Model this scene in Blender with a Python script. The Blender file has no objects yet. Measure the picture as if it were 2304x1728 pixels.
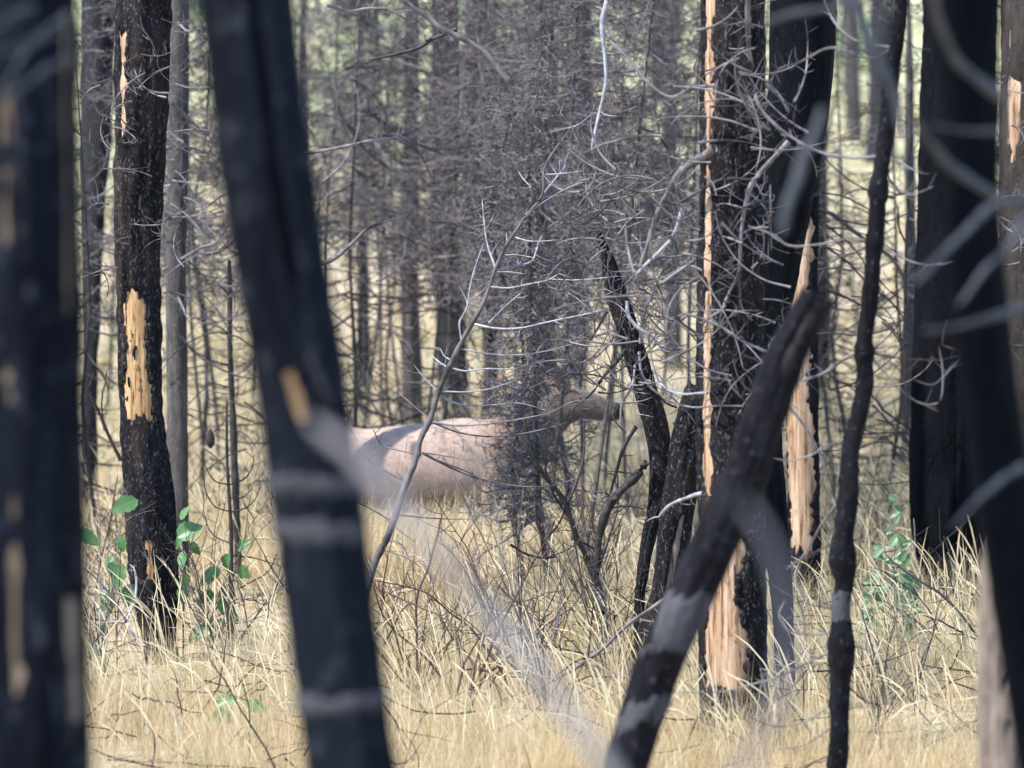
import bpy, math, random
import numpy as np
from mathutils import Vector

random.seed(7)
RNG = np.random.default_rng(11)
SC = bpy.context.scene
COL = SC.collection

# ------------------------------------------------------------------ camera, world, sun, exposure
CAMZ, TILT, FW = 4.0, 0.0747, 0.2167          # eye height, downward slope, picture width per metre of distance
cam = bpy.data.cameras.new('camera')
cam.lens = 18 / (FW / 2); cam.sensor_width = 36
cam.clip_start = 0.1; cam.clip_end = 2000
cam.dof.use_dof = True; cam.dof.focus_distance = 28.6
cam.dof.aperture_fstop = cam.lens / 1000 / 0.085
camo = bpy.data.objects.new('camera', cam); COL.objects.link(camo)
camo.location = (0, 0, CAMZ); camo.rotation_euler = (math.pi / 2 - math.atan(TILT), 0, 0)
SC.camera = camo

SUN = Vector((-0.52, -0.30, 0.80)).normalized()
w = bpy.data.worlds.new('World'); SC.world = w; w.use_nodes = True
nt = w.node_tree
sky = nt.nodes.new('ShaderNodeTexSky'); sky.sky_type = 'NISHITA'; sky.sun_disc = False
sky.sun_elevation = math.asin(SUN.z); sky.sun_rotation = math.atan2(SUN.x, SUN.y) % (2 * math.pi)
sky.air_density = 1.0; sky.dust_density = 0.3; sky.ozone_density = 5.0
bg = nt.nodes['Background']; bg.inputs['Strength'].default_value = 0.15
nt.links.new(sky.outputs[0], bg.inputs['Color'])
sun = bpy.data.lights.new('sun', 'SUN'); sun.energy = 3.5; sun.angle = math.radians(0.5); sun.color = (1.0, 0.95, 0.875)
suno = bpy.data.objects.new('sun', sun); COL.objects.link(suno)
suno.rotation_euler = SUN.to_track_quat('Z', 'Y').to_euler(); suno.location = (-20, -5, 25)
SC.view_settings.view_transform = 'Standard'; SC.view_settings.look = 'None'
SC.view_settings.exposure = 1.46; SC.view_settings.gamma = 1.0
SC.view_settings.use_curve_mapping = False
SC.render.engine = 'CYCLES'
SC.cycles.use_denoising = True
SC.cycles.max_bounces = 6; SC.cycles.transparent_max_bounces = 8

# ------------------------------------------------------------------ picture coordinates -> points in the place
CT = math.cos(math.atan(TILT)); ST = math.sin(math.atan(TILT))
def P(sx, sy, Y):
    u = (sx - 1152) / 2304 * FW; v = (864 - sy) / 2304 * FW
    dy = CT + v * ST; dz = -ST + v * CT
    k = Y / dy
    return np.array((u * k, Y, CAMZ + dz * k))
def PX(Y): return Y * FW / 2304                 # metres per photograph pixel at distance Y
T1 = (0, 0, 1.92); T2 = (600, 0, 2.37); T3 = (1400, 0, 1.92); T4 = (0, 864, 1.92); T5 = (750, 700, 2.765)
T6 = (768, 1164, 2.88); T7 = (1300, 864, 1.92); T8 = (900, 200, 1.8433); T9 = (1750, 0, 2.37); T10 = (1750, 700, 2.37)
T11 = (1750, 1200, 3.142); T12 = (400, 700, 2.765); TO = (0, 0, 0.96)
def src(T, pts): return [(T[0] + p[0] / T[2], T[1] + p[1] / T[2]) + tuple(p[2:]) for p in pts]

def hill(y):
    t = np.maximum(np.asarray(y, float) - 58, 0)
    return 0.10 * t * t / (t + 14)
def gz(x, y):
    return hill(y) + 0.05 * np.sin(x * 1.3 + 0.7 * np.sin(y * 0.9)) * np.cos(y * 0.8) + 0.03 * np.sin(x * 3.1 + y * 2.3)

# ------------------------------------------------------------------ numpy noise
def _h(i, j, k, seed):
    n = (i * 374761393 + j * 668265263 + k * 2147483647 + seed * 974711) & 0xFFFFFFFF
    n = ((n ^ (n >> 13)) * 1274126177) & 0xFFFFFFFF
    n = (n ^ (n >> 16)) & 0xFFFF
    return n / 32767.5 - 1
def vn(x, y, z, seed=0):
    x, y, z = np.broadcast_arrays(np.asarray(x, float), np.asarray(y, float), np.asarray(z, float))
    xi = np.floor(x).astype(np.int64); yi = np.floor(y).astype(np.int64); zi = np.floor(z).astype(np.int64)
    fx = x - xi; fy = y - yi; fz = z - zi
    fx = fx * fx * (3 - 2 * fx); fy = fy * fy * (3 - 2 * fy); fz = fz * fz * (3 - 2 * fz)
    r = 0
    for a in (0, 1):
        for b in (0, 1):
            for c in (0, 1):
                r = r + _h(xi + a, yi + b, zi + c, seed) * (fx if a else 1 - fx) * (fy if b else 1 - fy) * (fz if c else 1 - fz)
    return r

# ------------------------------------------------------------------ mesh helpers
class MB:
    def __init__(s): s.V = []; s.F = []; s.A = []; s.n = 0
    def add(s, V, F, a=None):
        V = np.asarray(V, float).reshape(-1, 3)
        s.V.append(V); s.F.append(np.asarray(F, np.int64).reshape(-1, 4) + s.n)
        s.A.append(np.zeros(len(V)) if a is None else np.broadcast_to(a, (len(V),)))
        s.n += len(V)
    def mesh(s, name, mat, origin=(0, 0, 0), smooth=True, tint=False):
        V = np.concatenate(s.V) - np.asarray(origin, float); F = np.concatenate(s.F)
        me = bpy.data.meshes.new(name)
        me.vertices.add(len(V)); me.vertices.foreach_set('co', V.astype(np.float32).ravel())
        tri = F[:, 3] == F[:, 2]
        cnt = np.where(tri, 3, 4); st = np.concatenate(([0], np.cumsum(cnt)[:-1]))
        keep = np.ones_like(F, bool); keep[tri, 3] = False
        me.loops.add(int(cnt.sum())); me.loops.foreach_set('vertex_index', F[keep].astype(np.int32))
        me.polygons.add(len(F)); me.polygons.foreach_set('loop_start', st.astype(np.int32))
        if smooth: me.polygons.foreach_set('use_smooth', np.ones(len(F), bool))
        if tint:
            at = me.attributes.new('tint', 'FLOAT', 'POINT'); at.data.foreach_set('value', np.concatenate(s.A).astype(np.float32))
        me.update(calc_edges=True)
        me.materials.append(mat)
        return me

def link(name, me, parent=None, loc=None):
    o = bpy.data.objects.new(name, me); COL.objects.link(o)
    if parent: o.parent = parent
    if loc is not None: o.location = loc
    return o
def tag(o, label=None, cat=None, group=None, kind=None):
    if label: o['label'] = label
    if cat: o['category'] = cat
    if group: o['group'] = group
    if kind: o['kind'] = kind
    return o
def thing(name, label, cat, loc, group=None):
    return tag(link(name, None, None, tuple(loc)), label, cat, group)
def part(name, mb, mat, root, smooth=True, **k):
    return link(name, mb.mesh(name, mat, tuple(root.location), smooth, **k), root)
def copy_thing(o, loc, rz=0, sc=1.0, label=None, group=None):
    c = o.copy(); COL.objects.link(c); c.location = loc; c.rotation_euler = (0, 0, rz); c.scale = (sc, sc, sc)
    if label: c['label'] = label
    if group: c['group'] = group
    for ch in list(o.children):
        d = ch.copy(); COL.objects.link(d); d.parent = c
        for g in list(ch.children):
            e = g.copy(); COL.objects.link(e); e.parent = d
    return c

def tubes(Pt, R, sides=3):
    """a batch of N polylines of K points each -> verts, quads"""
    Pt = np.asarray(Pt, float); R = np.asarray(R, float)
    N, K, _ = Pt.shape
    t = np.gradient(Pt, axis=1); t /= np.linalg.norm(t, axis=2, keepdims=True) + 1e-9
    ref = np.where(np.abs(t[..., 2:3]) > 0.8, np.array((1.0, 0.05, 0.0)), np.array((0.05, 0.1, 1.0)))
    a = np.cross(t, ref); a /= np.linalg.norm(a, axis=2, keepdims=True) + 1e-9
    b = np.cross(t, a)
    th = np.arange(sides) * 2 * np.pi / sides
    V = Pt[:, :, None, :] + R[:, :, None, None] * (a[:, :, None, :] * np.cos(th)[:, None] + b[:, :, None, :] * np.sin(th)[:, None])
    i = np.arange(N)[:, None, None] * K * sides + np.arange(K - 1)[None, :, None] * sides
    j = np.arange(sides)[None, None, :]; j2 = (j + 1) % sides
    F = np.stack((i + j, i + j2, i + sides + j2, i + sides + j), -1)
    return V.reshape(-1, 3), F.reshape(-1, 4)

def resample(pts, step):
    """smooth curve through the points (any number of columns; the first three are position)"""
    p = np.asarray(pts, float)
    if len(p) == 2: p = np.array((p[0], (p[0] + p[1]) / 2, p[1]))
    d = np.linalg.norm(np.diff(p[:, :3], axis=0), axis=1) + 1e-6
    sl = np.diff(p, axis=0) / d[:, None]
    m = np.empty_like(p); m[0] = sl[0]; m[-1] = sl[-1]
    m[1:-1] = (sl[:-1] * d[1:, None] + sl[1:] * d[:-1, None]) / (d[:-1] + d[1:])[:, None]
    out = []
    for i in range(len(d)):
        n = max(2, int(d[i] / step)); t = np.linspace(0, 1, n, endpoint=False)[:, None]
        h = d[i]; t2 = t * t; t3 = t2 * t
        out.append((2 * t3 - 3 * t2 + 1) * p[i] + (t3 - 2 * t2 + t) * h * m[i] + (3 * t2 - 2 * t3) * p[i + 1] + (t3 - t2) * h * m[i + 1])
    return np.concatenate(out + [p[-1:]])

# ------------------------------------------------------------------ materials
def new_mat(name):
    m = bpy.data.materials.new(name); m.use_nodes = True
    n = m.node_tree; return m, n, n.nodes['Principled BSDF'], n.links
def coords(n, scale, kind='Object'):
    tc = n.nodes.new('ShaderNodeTexCoord'); mp = n.nodes.new('ShaderNodeMapping'); mp.inputs['Scale'].default_value = scale
    n.links.new(tc.outputs[kind], mp.inputs['Vector']); return mp.outputs['Vector']
def noise(n, vec, scale, detail=4, rough=0.6):
    x = n.nodes.new('ShaderNodeTexNoise'); x.inputs['Scale'].default_value = scale; x.inputs['Detail'].default_value = detail
    x.inputs['Roughness'].default_value = rough; n.links.new(vec, x.inputs['Vector']); return x.outputs['Fac']
def ramp(n, fac, stops):
    r = n.nodes.new('ShaderNodeValToRGB'); e = r.color_ramp.elements
    while len(e) < len(stops): e.new(0.5)
    for el, (p, c) in zip(e, stops):
        el.position = p; el.color = (c[0], c[1], c[2], 1) if hasattr(c, '__len__') else (c, c, c, 1)
    n.links.new(fac, r.inputs['Fac']); return r.outputs['Color']
def mix(n, fac, a, b):
    x = n.nodes.new('ShaderNodeMix'); x.data_type = 'RGBA'
    for s, v in ((x.inputs[0], fac), (x.inputs[6], a), (x.inputs[7], b)):
        if hasattr(v, 'links'): n.links.new(v, s)
        elif hasattr(v, '__len__'): s.default_value = (*v, 1)
        else: s.default_value = v
    return x.outputs[2]
def bump(n, bsdf, h, strength, dist):
    b = n.nodes.new('ShaderNodeBump'); b.inputs['Strength'].default_value = strength; b.inputs['Distance'].default_value = dist
    n.links.new(h, b.inputs['Height']); n.links.new(b.outputs['Normal'], bsdf.inputs['Normal'])

def mat_bark(name, dark, mid, fleck, fleck_lo=0.58, fleck_hi=0.68, sc=1.0, brown=None, rough=0.85, spec=0.25):
    m, n, b, l = new_mat(name)
    v = coords(n, (1, 1, 0.28))
    c = ramp(n, noise(n, v, 9 * sc, 5, 0.65), [(0.35, dark), (0.68, mid)])
    if brown:
        c = mix(n, ramp(n, noise(n, v, 3.1 * sc, 4), [(0.52, 0), (0.66, 1)]), c, brown)
    v2 = coords(n, (1, 1, 0.55))
    c = mix(n, ramp(n, noise(n, v2, 42 * sc, 3, 0.7), [(fleck_lo, 0), (fleck_hi, 1)]), c, fleck)
    l.new(c, b.inputs['Base Color']); b.inputs['Roughness'].default_value = rough
    b.inputs['Specular IOR Level'].default_value = spec
    bump(n, b, noise(n, v2, 30 * sc, 5, 0.7), 0.9, 0.012)
    return m
def mat_wood(name, pale, tan, dark, sc=1.0):
    m, n, b, l = new_mat(name)
    f = noise(n, coords(n, (1, 1, 0.05)), 42 * sc, 6, 0.75)
    f2 = noise(n, coords(n, (1, 1, 0.12)), 13 * sc, 4, 0.6)
    c = ramp(n, f, [(0.36, dark), (0.44, tan), (0.58, pale)])
    c = mix(n, ramp(n, f2, [(0.42, 0), (0.62, 0.8)]), c, ramp(n, f, [(0.40, dark), (0.48, tan), (0.75, tan)]))
    stain = ramp(n, noise(n, coords(n, (1, 1, 0.3)), 30, 5, 0.75), [(0.57, 0), (0.66, 0.85)])
    c = mix(n, stain, c, dark)
    l.new(c, b.inputs['Base Color']); b.inputs['Roughness'].default_value = 0.7; b.inputs['Specular IOR Level'].default_value = 0.2
    bump(n, b, f, 0.9, 0.008)
    return m
def mat_twig(name, a, c2, sc=18):
    m, n, b, l = new_mat(name)
    c = ramp(n, noise(n, coords(n, (1, 1, 1)), sc, 3), [(0.36, a), (0.62, c2)])
    l.new(c, b.inputs['Base Color']); b.inputs['Roughness'].default_value = 0.6; b.inputs['Specular IOR Level'].default_value = 0.35
    return m

M_CHAR = mat_bark('char', (0.0035, 0.0035, 0.005), (0.011, 0.011, 0.0145), (0.07, 0.07, 0.08), 0.60, 0.76, 1.2, spec=0.09)
M_CHARB = mat_bark('char_brown', (0.005, 0.0045, 0.0055), (0.015, 0.014, 0.017), (0.13, 0.125, 0.135), 0.56, 0.72, 1.5, (0.030, 0.022, 0.019), spec=0.09)
M_CHARBLUE = mat_bark('char_smooth', (0.0016, 0.0026, 0.0055), (0.0075, 0.0105, 0.0175), (0.032, 0.037, 0.047), 0.56, 0.70, 0.5, spec=0.07)
M_CHARDEEP = mat_bark('char_deep', (0.0015, 0.0022, 0.0038), (0.0048, 0.0058, 0.0085), (0.03, 0.029, 0.029), 0.62, 0.76, 1.4, spec=0.07)
M_GREYBARK = mat_bark('painted_sun_patch', (0.035, 0.031, 0.031), (0.10, 0.09, 0.086), (0.17, 0.16, 0.155), 0.58, 0.74, 1.5)
M_BROWNBARK = mat_bark('brown_bark', (0.017, 0.014, 0.013), (0.052, 0.042, 0.037), (0.10, 0.09, 0.085), 0.6, 0.74, 1.5)
M_FARBARK = mat_bark('far_bark', (0.012, 0.013, 0.017), (0.032, 0.031, 0.035), (0.06, 0.056, 0.058), 0.6, 0.75, 0.7)
M_SUNGREY = mat_bark('painted_sun_grey', (0.030, 0.031, 0.037), (0.062, 0.061, 0.071), (0.09, 0.088, 0.098), 0.6, 0.75, 1.2)  # lighter grey that puts sunlight on char into the colour
M_WOOD = mat_wood('bare_wood_orange', (0.50, 0.36, 0.20), (0.36, 0.205, 0.092), (0.07, 0.03, 0.012))
M_WOODPALE = mat_wood('bare_wood_pale', (0.50, 0.375, 0.275), (0.33, 0.20, 0.115), (0.09, 0.045, 0.024))
M_WOODGREY = mat_wood('bare_wood_grey', (0.30, 0.25, 0.21), (0.16, 0.125, 0.10), (0.035, 0.028, 0.024))
M_WOODDULL = mat_wood('bare_wood_dull', (0.25, 0.19, 0.14), (0.13, 0.09, 0.06), (0.014, 0.011, 0.01))
M_SILVER = mat_twig('silver_twig', (0.16, 0.158, 0.175), (0.34, 0.337, 0.365))
M_SILVERBROWN = mat_twig('silver_brown_twig', (0.028, 0.021, 0.02), (0.19, 0.175, 0.185), 6)
M_TWIG = mat_twig('grey_brown_twig', (0.055, 0.047, 0.05), (0.165, 0.147, 0.152), 12)
M_SAPBARK = mat_twig('sapling_bark', (0.02, 0.015, 0.0145), (0.135, 0.12, 0.125), 5)
M_DARKTWIG = mat_twig('dark_twig', (0.011, 0.010, 0.010), (0.036, 0.031, 0.032))
M_REDTWIG = mat_twig('red_brown_twig', (0.034, 0.017, 0.015), (0.085, 0.05, 0.042))
M_STEM = mat_twig('pale_stem', (0.16, 0.145, 0.15), (0.30, 0.275, 0.285), 11)
M_FGTWIG = mat_twig('slate_twig', (0.022, 0.028, 0.036), (0.055, 0.062, 0.074), 8)
M_LAV = mat_twig('lavender_grey_stem', (0.085, 0.085, 0.11), (0.14, 0.14, 0.17), 8)

def mat_grass():
    m, n, b, l = new_mat('dry_grass')
    a = n.nodes.new('ShaderNodeAttribute'); a.attribute_name = 'tint'
    c = ramp(n, a.outputs['Fac'], [(0.0, (0.52, 0.385, 0.215)), (0.35, (0.64, 0.51, 0.295)), (0.62, (0.74, 0.66, 0.48)),
                                   (0.72, (0.46, 0.30, 0.155)), (0.84, (0.43, 0.41, 0.19)), (1.0, (0.21, 0.27, 0.11))])
    l.new(c, b.inputs['Base Color']); b.inputs['Roughness'].default_value = 0.65; b.inputs['Specular IOR Level'].default_value = 0.3
    tr = n.nodes.new('ShaderNodeBsdfTranslucent'); l.new(c, tr.inputs['Color'])
    mx = n.nodes.new('ShaderNodeMixShader'); mx.inputs[0].default_value = 0.35
    l.new(b.outputs[0], mx.inputs[1]); l.new(tr.outputs[0], mx.inputs[2])
    l.new(mx.outputs[0], n.nodes['Material Output'].inputs['Surface'])
    return m
M_GRASS = mat_grass()
def mat_leaf(name, g1, g2):
    m, n, b, l = new_mat(name)
    oi = n.nodes.new('ShaderNodeObjectInfo')
    c = ramp(n, noise(n, coords(n, (1, 1, 1)), 14, 3), [(0.3, g1), (0.7, g2)])
    sx = n.nodes.new('ShaderNodeSeparateXYZ'); l.new(coords(n, (1, 1, 1)), sx.inputs[0])
    def mth(op, a, b2=None):
        q = n.nodes.new('ShaderNodeMath'); q.operation = op
        for k, v in ((0, a), (1, b2)):
            if v is None: continue
            if hasattr(v, 'links'): l.new(v, q.inputs[k])
            else: q.inputs[k].default_value = v
        return q.outputs[0]
    ax_ = mth('ABSOLUTE', sx.outputs['X'])
    fr = mth('FRACT', mth('MULTIPLY', mth('SUBTRACT', sx.outputs['Y'], mth('MULTIPLY', ax_, 0.8)), 62))
    vein = mth('MAXIMUM', mth('LESS_THAN', fr, 0.2), mth('LESS_THAN', ax_, 0.0022))
    c = mix(n, mth('MULTIPLY', vein, 0.45), c, (0.20, 0.32, 0.16))
    yel = ramp(n, noise(n, coords(n, (1, 1, 1)), 22, 4, 0.7), [(0.6, 0), (0.72, 0.7)])
    c = mix(n, yel, c, (0.26, 0.22, 0.07))
    h = n.nodes.new('ShaderNodeHueSaturation'); l.new(c, h.inputs['Color'])
    mr = n.nodes.new('ShaderNodeMapRange'); mr.inputs['To Min'].default_value = 0.7; mr.inputs['To Max'].default_value = 1.35
    l.new(oi.outputs['Random'], mr.inputs['Value']); l.new(mr.outputs[0], h.inputs['Value'])
    l.new(h.outputs[0], b.inputs['Base Color']); b.inputs['Roughness'].default_value = 0.42
    tr = n.nodes.new('ShaderNodeBsdfTranslucent'); tr.inputs['Color'].default_value = (0.16, 0.34, 0.06, 1)
    mx = n.nodes.new('ShaderNodeMixShader'); mx.inputs[0].default_value = 0.3
    l.new(b.outputs[0], mx.inputs[1]); l.new(tr.outputs[0], mx.inputs[2])
    l.new(mx.outputs[0], n.nodes['Material Output'].inputs['Surface'])
    return m
M_LEAF = mat_leaf('green_leaf', (0.042, 0.115, 0.036), (0.085, 0.18, 0.06))
M_LEAFGREY = mat_leaf('grey_green_leaf', (0.09, 0.15, 0.095), (0.16, 0.225, 0.145))
def mat_ground():
    m, n, b, l = new_mat('meadow_floor')
    v = coords(n, (1, 1, 1))
    c = ramp(n, noise(n, v, 7, 6, 0.75), [(0.3, (0.20, 0.155, 0.10)), (0.5, (0.42, 0.34, 0.225)), (0.7, (0.58, 0.49, 0.35))])
    c2 = ramp(n, noise(n, v, 2.2, 6, 0.8), [(0.34, (0.21, 0.26, 0.12)), (0.5, (0.42, 0.43, 0.24)), (0.66, (0.56, 0.52, 0.35))])
    s = n.nodes.new('ShaderNodeSeparateXYZ'); l.new(v, s.inputs[0])
    mr = n.nodes.new('ShaderNodeMapRange'); mr.inputs['From Min'].default_value = 66; mr.inputs['From Max'].default_value = 105
    l.new(s.outputs['Y'], mr.inputs['Value'])
    l.new(mix(n, mr.outputs[0], c, c2), b.inputs['Base Color']); b.inputs['Roughness'].default_value = 0.95
    b.inputs['Specular IOR Level'].default_value = 0.1
    bump(n, b, noise(n, v, 18, 5, 0.7), 0.8, 0.05)
    return m
M_GROUND = mat_ground()

# ------------------------------------------------------------------ the ground
def ground():
    xs = np.concatenate((np.linspace(-260, -16, 26), np.linspace(-15, 15, 61), np.linspace(16, 260, 26)))
    ys = np.concatenate((np.linspace(-40, 10, 11), np.linspace(11, 80, 139), np.linspace(84, 420, 60)))
    X, Y = np.meshgrid(xs, ys)
    V = np.stack((X, Y, gz(X, Y)), -1).reshape(-1, 3)
    nx = len(xs); i = (np.arange(len(ys) - 1)[:, None] * nx + np.arange(nx - 1)[None, :]).ravel()
    mb = MB(); mb.add(V, np.stack((i, i + 1, i + 1 + nx, i + nx), -1))
    tag(link('ground', mb.mesh('ground', M_GROUND)), kind='structure')
ground()

# ------------------------------------------------------------------ trunks
def wrap(a): return (a + np.pi) % (2 * np.pi) - np.pi
class Trunk:
    """a trunk along a traced centre line; rings of 'sides' points, relief and patches where the bark is off or sunlight is painted on"""
    def __init__(s, path, Y, top=4.0, step=0.04, sides=44, amp=0.006, seed=1, patches=(), grooves=(), flare=1.2, foot=True, top_taper=0.6):
        pts = [(*P(x, y, Y), wd / 2 * PX(Y), y) for x, y, wd in path]           # top to bottom
        pts = np.array(pts)
        if top > 0:
            d = pts[0, :3] - pts[1, :3]; d /= np.linalg.norm(d); d = d * 0.6 + np.array((0, 0, 0.4)); d /= np.linalg.norm(d)
            a = pts[0].copy(); a[:3] += d * top; a[3] *= top_taper; a[4] -= top / PX(Y)
            pts = np.concatenate((a[None], pts))
        if foot:
            d = pts[-1, :3] - pts[-2, :3]; d /= np.linalg.norm(d); z0 = gz(pts[-1, 0], Y) - 0.08
            if pts[-1, 2] > z0 + 0.02:
                k = (pts[-1, 2] - z0) / max(-d[2], 0.3)
                for f in (0.6, 1.0):
                    a = pts[-1].copy(); a[:3] += d * k * f; a[3] *= 1 + (flare - 1) * f * f; a[4] += k * f / PX(Y)
                    if f == 0.6: m1 = a
                pts = np.concatenate((pts, m1[None], a[None]))
        q = resample(pts, step)[::-1]                                            # bottom to top
        s.C = q[:, :3]; s.R = q[:, 3]; s.sy = q[:, 4]; s.Y = Y
        s.S = np.concatenate(([0], np.cumsum(np.linalg.norm(np.diff(s.C, axis=0), axis=1))))
        t = np.gradient(s.C, axis=0); t /= np.linalg.norm(t, axis=1, keepdims=True); s.T = t
        e1 = np.array((1.0, 0, 0)) - t * t[:, :1]; e1 /= np.linalg.norm(e1, axis=1, keepdims=True); s.E1 = e1
        s.E2 = np.cross(e1, t)                                                   # towards the viewer's side
        s.seed = seed; s.amp = amp; s.sides = sides; s.patches = patches; s.grooves = grooves
        s.base = s.C[0].copy()
    def s_at(s, sy): return float(np.interp(-sy, -s.sy, s.S))
    def mask(s, p, th, S):
        r0 = float(np.interp(s.s_at((p['y0'] + p['y1']) / 2), s.S, s.R))
        lo, hi = s.s_at(p['y1']), s.s_at(p['y0']); rag = p.get('rag', 0.06); sd = p.get('seed', 3)
        tc = p['t'] + p.get('drift', 0) * (S - lo) / max(hi - lo, 1e-3)
        hw = p['hw'] * (1 + 0.35 * vn(S * 9, 0 * S, sd, 5) + 0.25 * vn(S * 33, 0 * S, sd, 6))
        a = (hw - np.abs(wrap(th - tc))) * r0 / 0.012
        n1 = vn(th * 4.5, 0 * S + sd, 0.5, 9) * rag + vn(th * 15, 0 * S + sd, 2.5, 9) * rag * 0.6
        n2 = vn(th * 4.5, 0 * S + sd, 7.5, 9) * rag + vn(th * 15, 0 * S + sd, 9.5, 9) * rag * 0.6
        slant = p.get('slant', 0) * (th - p['t'])
        m = np.minimum(np.minimum(a, (S - lo - n1 - slant) / 0.015), (hi + n2 + slant - S) / 0.015)
        m = np.clip(m, 0, 1)
        if 'brk' in p: m = m * np.clip((vn(th * 9, sd, S * 9, 31) + 0.7 * vn(th * 26, sd, S * 24, 32) - p['brk']) / 0.12, 0, 1)
        return m
    def ring(s, S, th, rad):
        C = np.stack([np.interp(S, s.S, s.C[:, k]) for k in range(3)], -1)
        E1 = np.stack([np.interp(S, s.S, s.E1[:, k]) for k in range(3)], -1)
        E2 = np.stack([np.interp(S, s.S, s.E2[:, k]) for k in range(3)], -1)
        return C + rad[..., None] * (E1 * np.sin(th)[..., None] + E2 * np.cos(th)[..., None])
    def relief(s, S, th):
        c, d = np.cos(th), np.sin(th)
        a = vn(c * 5, d * 5, S * 1.1, s.seed) + 0.8 * vn(c * 11, d * 11, S * 5, s.seed + 1) + 0.6 * vn(c * 19, d * 19, S * 17, s.seed + 2)
        return s.amp * a + 0.12 * s.amp * 6 * vn(c * 1.5, d * 1.5, S * 1.6, s.seed + 3)
    def build(s, root, mat, cap=True, name='trunk'):
        th = np.linspace(-np.pi, np.pi, s.sides, endpoint=False)
        S, TH = np.meshgrid(s.S, th, indexing='ij')
        R = np.broadcast_to(s.R[:, None], S.shape)
        rad = R + s.relief(S, TH)
        for g in s.grooves:
            tc = np.interp(S, [s.s_at(g[2]), s.s_at(g[0])], [g[3], g[1]])
            on = np.clip((S - s.s_at(g[2])) / 0.06, 0, 1) * np.clip((s.s_at(g[0]) - S) / 0.06 + 1, 0, 1)
            rad = rad - g[5] * on * np.exp(-(wrap(TH - tc) / g[4]) ** 2)
        for p in s.patches:
            if p['dep'] > 0: rad = rad - p['dep'] * s.mask(p, TH, S)
        V = s.ring(S, TH, rad); n, m = S.shape
        i = np.arange(n - 1)[:, None] * m; j = np.arange(m)[None, :]; j2 = (j + 1) % m
        F = np.stack((i + j, i + j2, i + m + j2, i + m + j), -1).reshape(-1, 4)
        mb = MB(); mb.add(V, F)
        if cap:                                                                  # ragged broken top
            top = V[-1]; cen = top.mean(0) + s.T[-1] * 0.01
            rag = top + s.T[-1] * (0.03 + 0.05 * vn(np.cos(th) * 3, np.sin(th) * 3, 0.3, s.seed))[:, None]
            inn = cen + (rag - cen) * 0.75 - s.T[-1] * 0.02
            ce = np.repeat(cen[None], m, 0)
            k = np.arange(m); k2 = (k + 1) % m
            W = np.concatenate((top, rag, inn, ce))
            mb.add(W, np.concatenate([np.stack((k + q * m, k2 + q * m, k2 + q * m + m, k + q * m + m), -1) for q in range(3)]))
        o = part(name, mb, mat, root)
        for p in s.patches:
            lo, hi = s.s_at(p['y1']) - 0.14, s.s_at(p['y0']) + 0.14
            wide = min(p['hw'] * 1.5 + 0.12, np.pi * 0.98)
            a0 = p['t'] + min(0, p.get('drift', 0)) - wide; a1 = p['t'] + max(0, p.get('drift', 0)) + wide
            ns = max(10, int((hi - lo) / 0.02)); na = max(8, int((a1 - a0) * float(s.R.mean()) / 0.012))
            S2, TH2 = np.meshgrid(np.linspace(lo, hi, ns), np.linspace(a0, a1, na), indexing='ij')
            R2 = np.interp(S2, s.S, s.R)
            if p['dep'] > 0:
                rd = R2 + s.relief(S2, TH2) * 0.25 - p['dep'] * 0.5 - 0.3 * p['dep'] * (1 - s.mask(p, TH2, S2)) + 0.0022 * vn(TH2 * 40 * R2 / 0.2, 0 * S2, S2 * 2.5, 17)
            else:
                mk = s.mask(p, TH2, S2)
                rd = R2 + s.relief(S2, TH2) - p['dep'] * mk - (s.amp * 2.5 + 0.012) * (1 - mk) + 0.002 * vn(TH2 * 30, 0 * S2, S2 * 20, 18)
            W = s.ring(S2, TH2, rd)
            i = (np.arange(ns - 1)[:, None] * na + np.arange(na - 1)[None, :]).ravel()
            mb = MB(); mb.add(W, np.stack((i, i + 1, i + 1 + na, i + na), -1))
            po = part(p.get('name', 'bare_wood'), mb, p['mat'], root)
            if p.get('label'): po['label'] = p['label']
        return o

def burnt_tree(label, path, Y, mat, name='burnt_tree', cat='tree', group=None, cap=True, **k):
    t = Trunk(path, Y, **k)
    root = thing(name, label, cat, t.base, group)
    t.build(root, mat, cap)
    return root, t

# ------------------------------------------------------------------ twigs and branches
def spurs(q, n, lo, hi, rad, rng, up=0.3, plane=0.8):
    """n short side shoots along polyline q"""
    idx = rng.integers(int(len(q) * 0.12), len(q), n)
    t = np.gradient(q[:, :3], axis=0); t /= np.linalg.norm(t, axis=1, keepdims=True) + 1e-9
    tt = t[idx]
    side = np.cross(tt, (0, 1.0, 0)); side /= np.linalg.norm(side, axis=1, keepdims=True) + 1e-9
    sg = rng.choice((-1, 1), n)[:, None]
    d = side * sg * plane + rng.normal(0, 0.45, (n, 3)) + tt * 0.5 + np.array((0, 0, up))
    d /= np.linalg.norm(d, axis=1, keepdims=True)
    L = rng.uniform(lo, hi, n)[:, None]
    b = q[idx, :3]
    bend = rng.normal(0, 0.22, (n, 3)) + np.array((0, 0, 0.12))
    pts = np.stack((b, b + d * L * 0.35 , b + d * L * 0.7 + bend * L * 0.4, b + d * L + bend * L * 0.9), 1)
    R = np.outer(np.ones(n), np.array((1.0, 0.9, 0.75, 0.4))) * rad
    return pts, R
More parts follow.
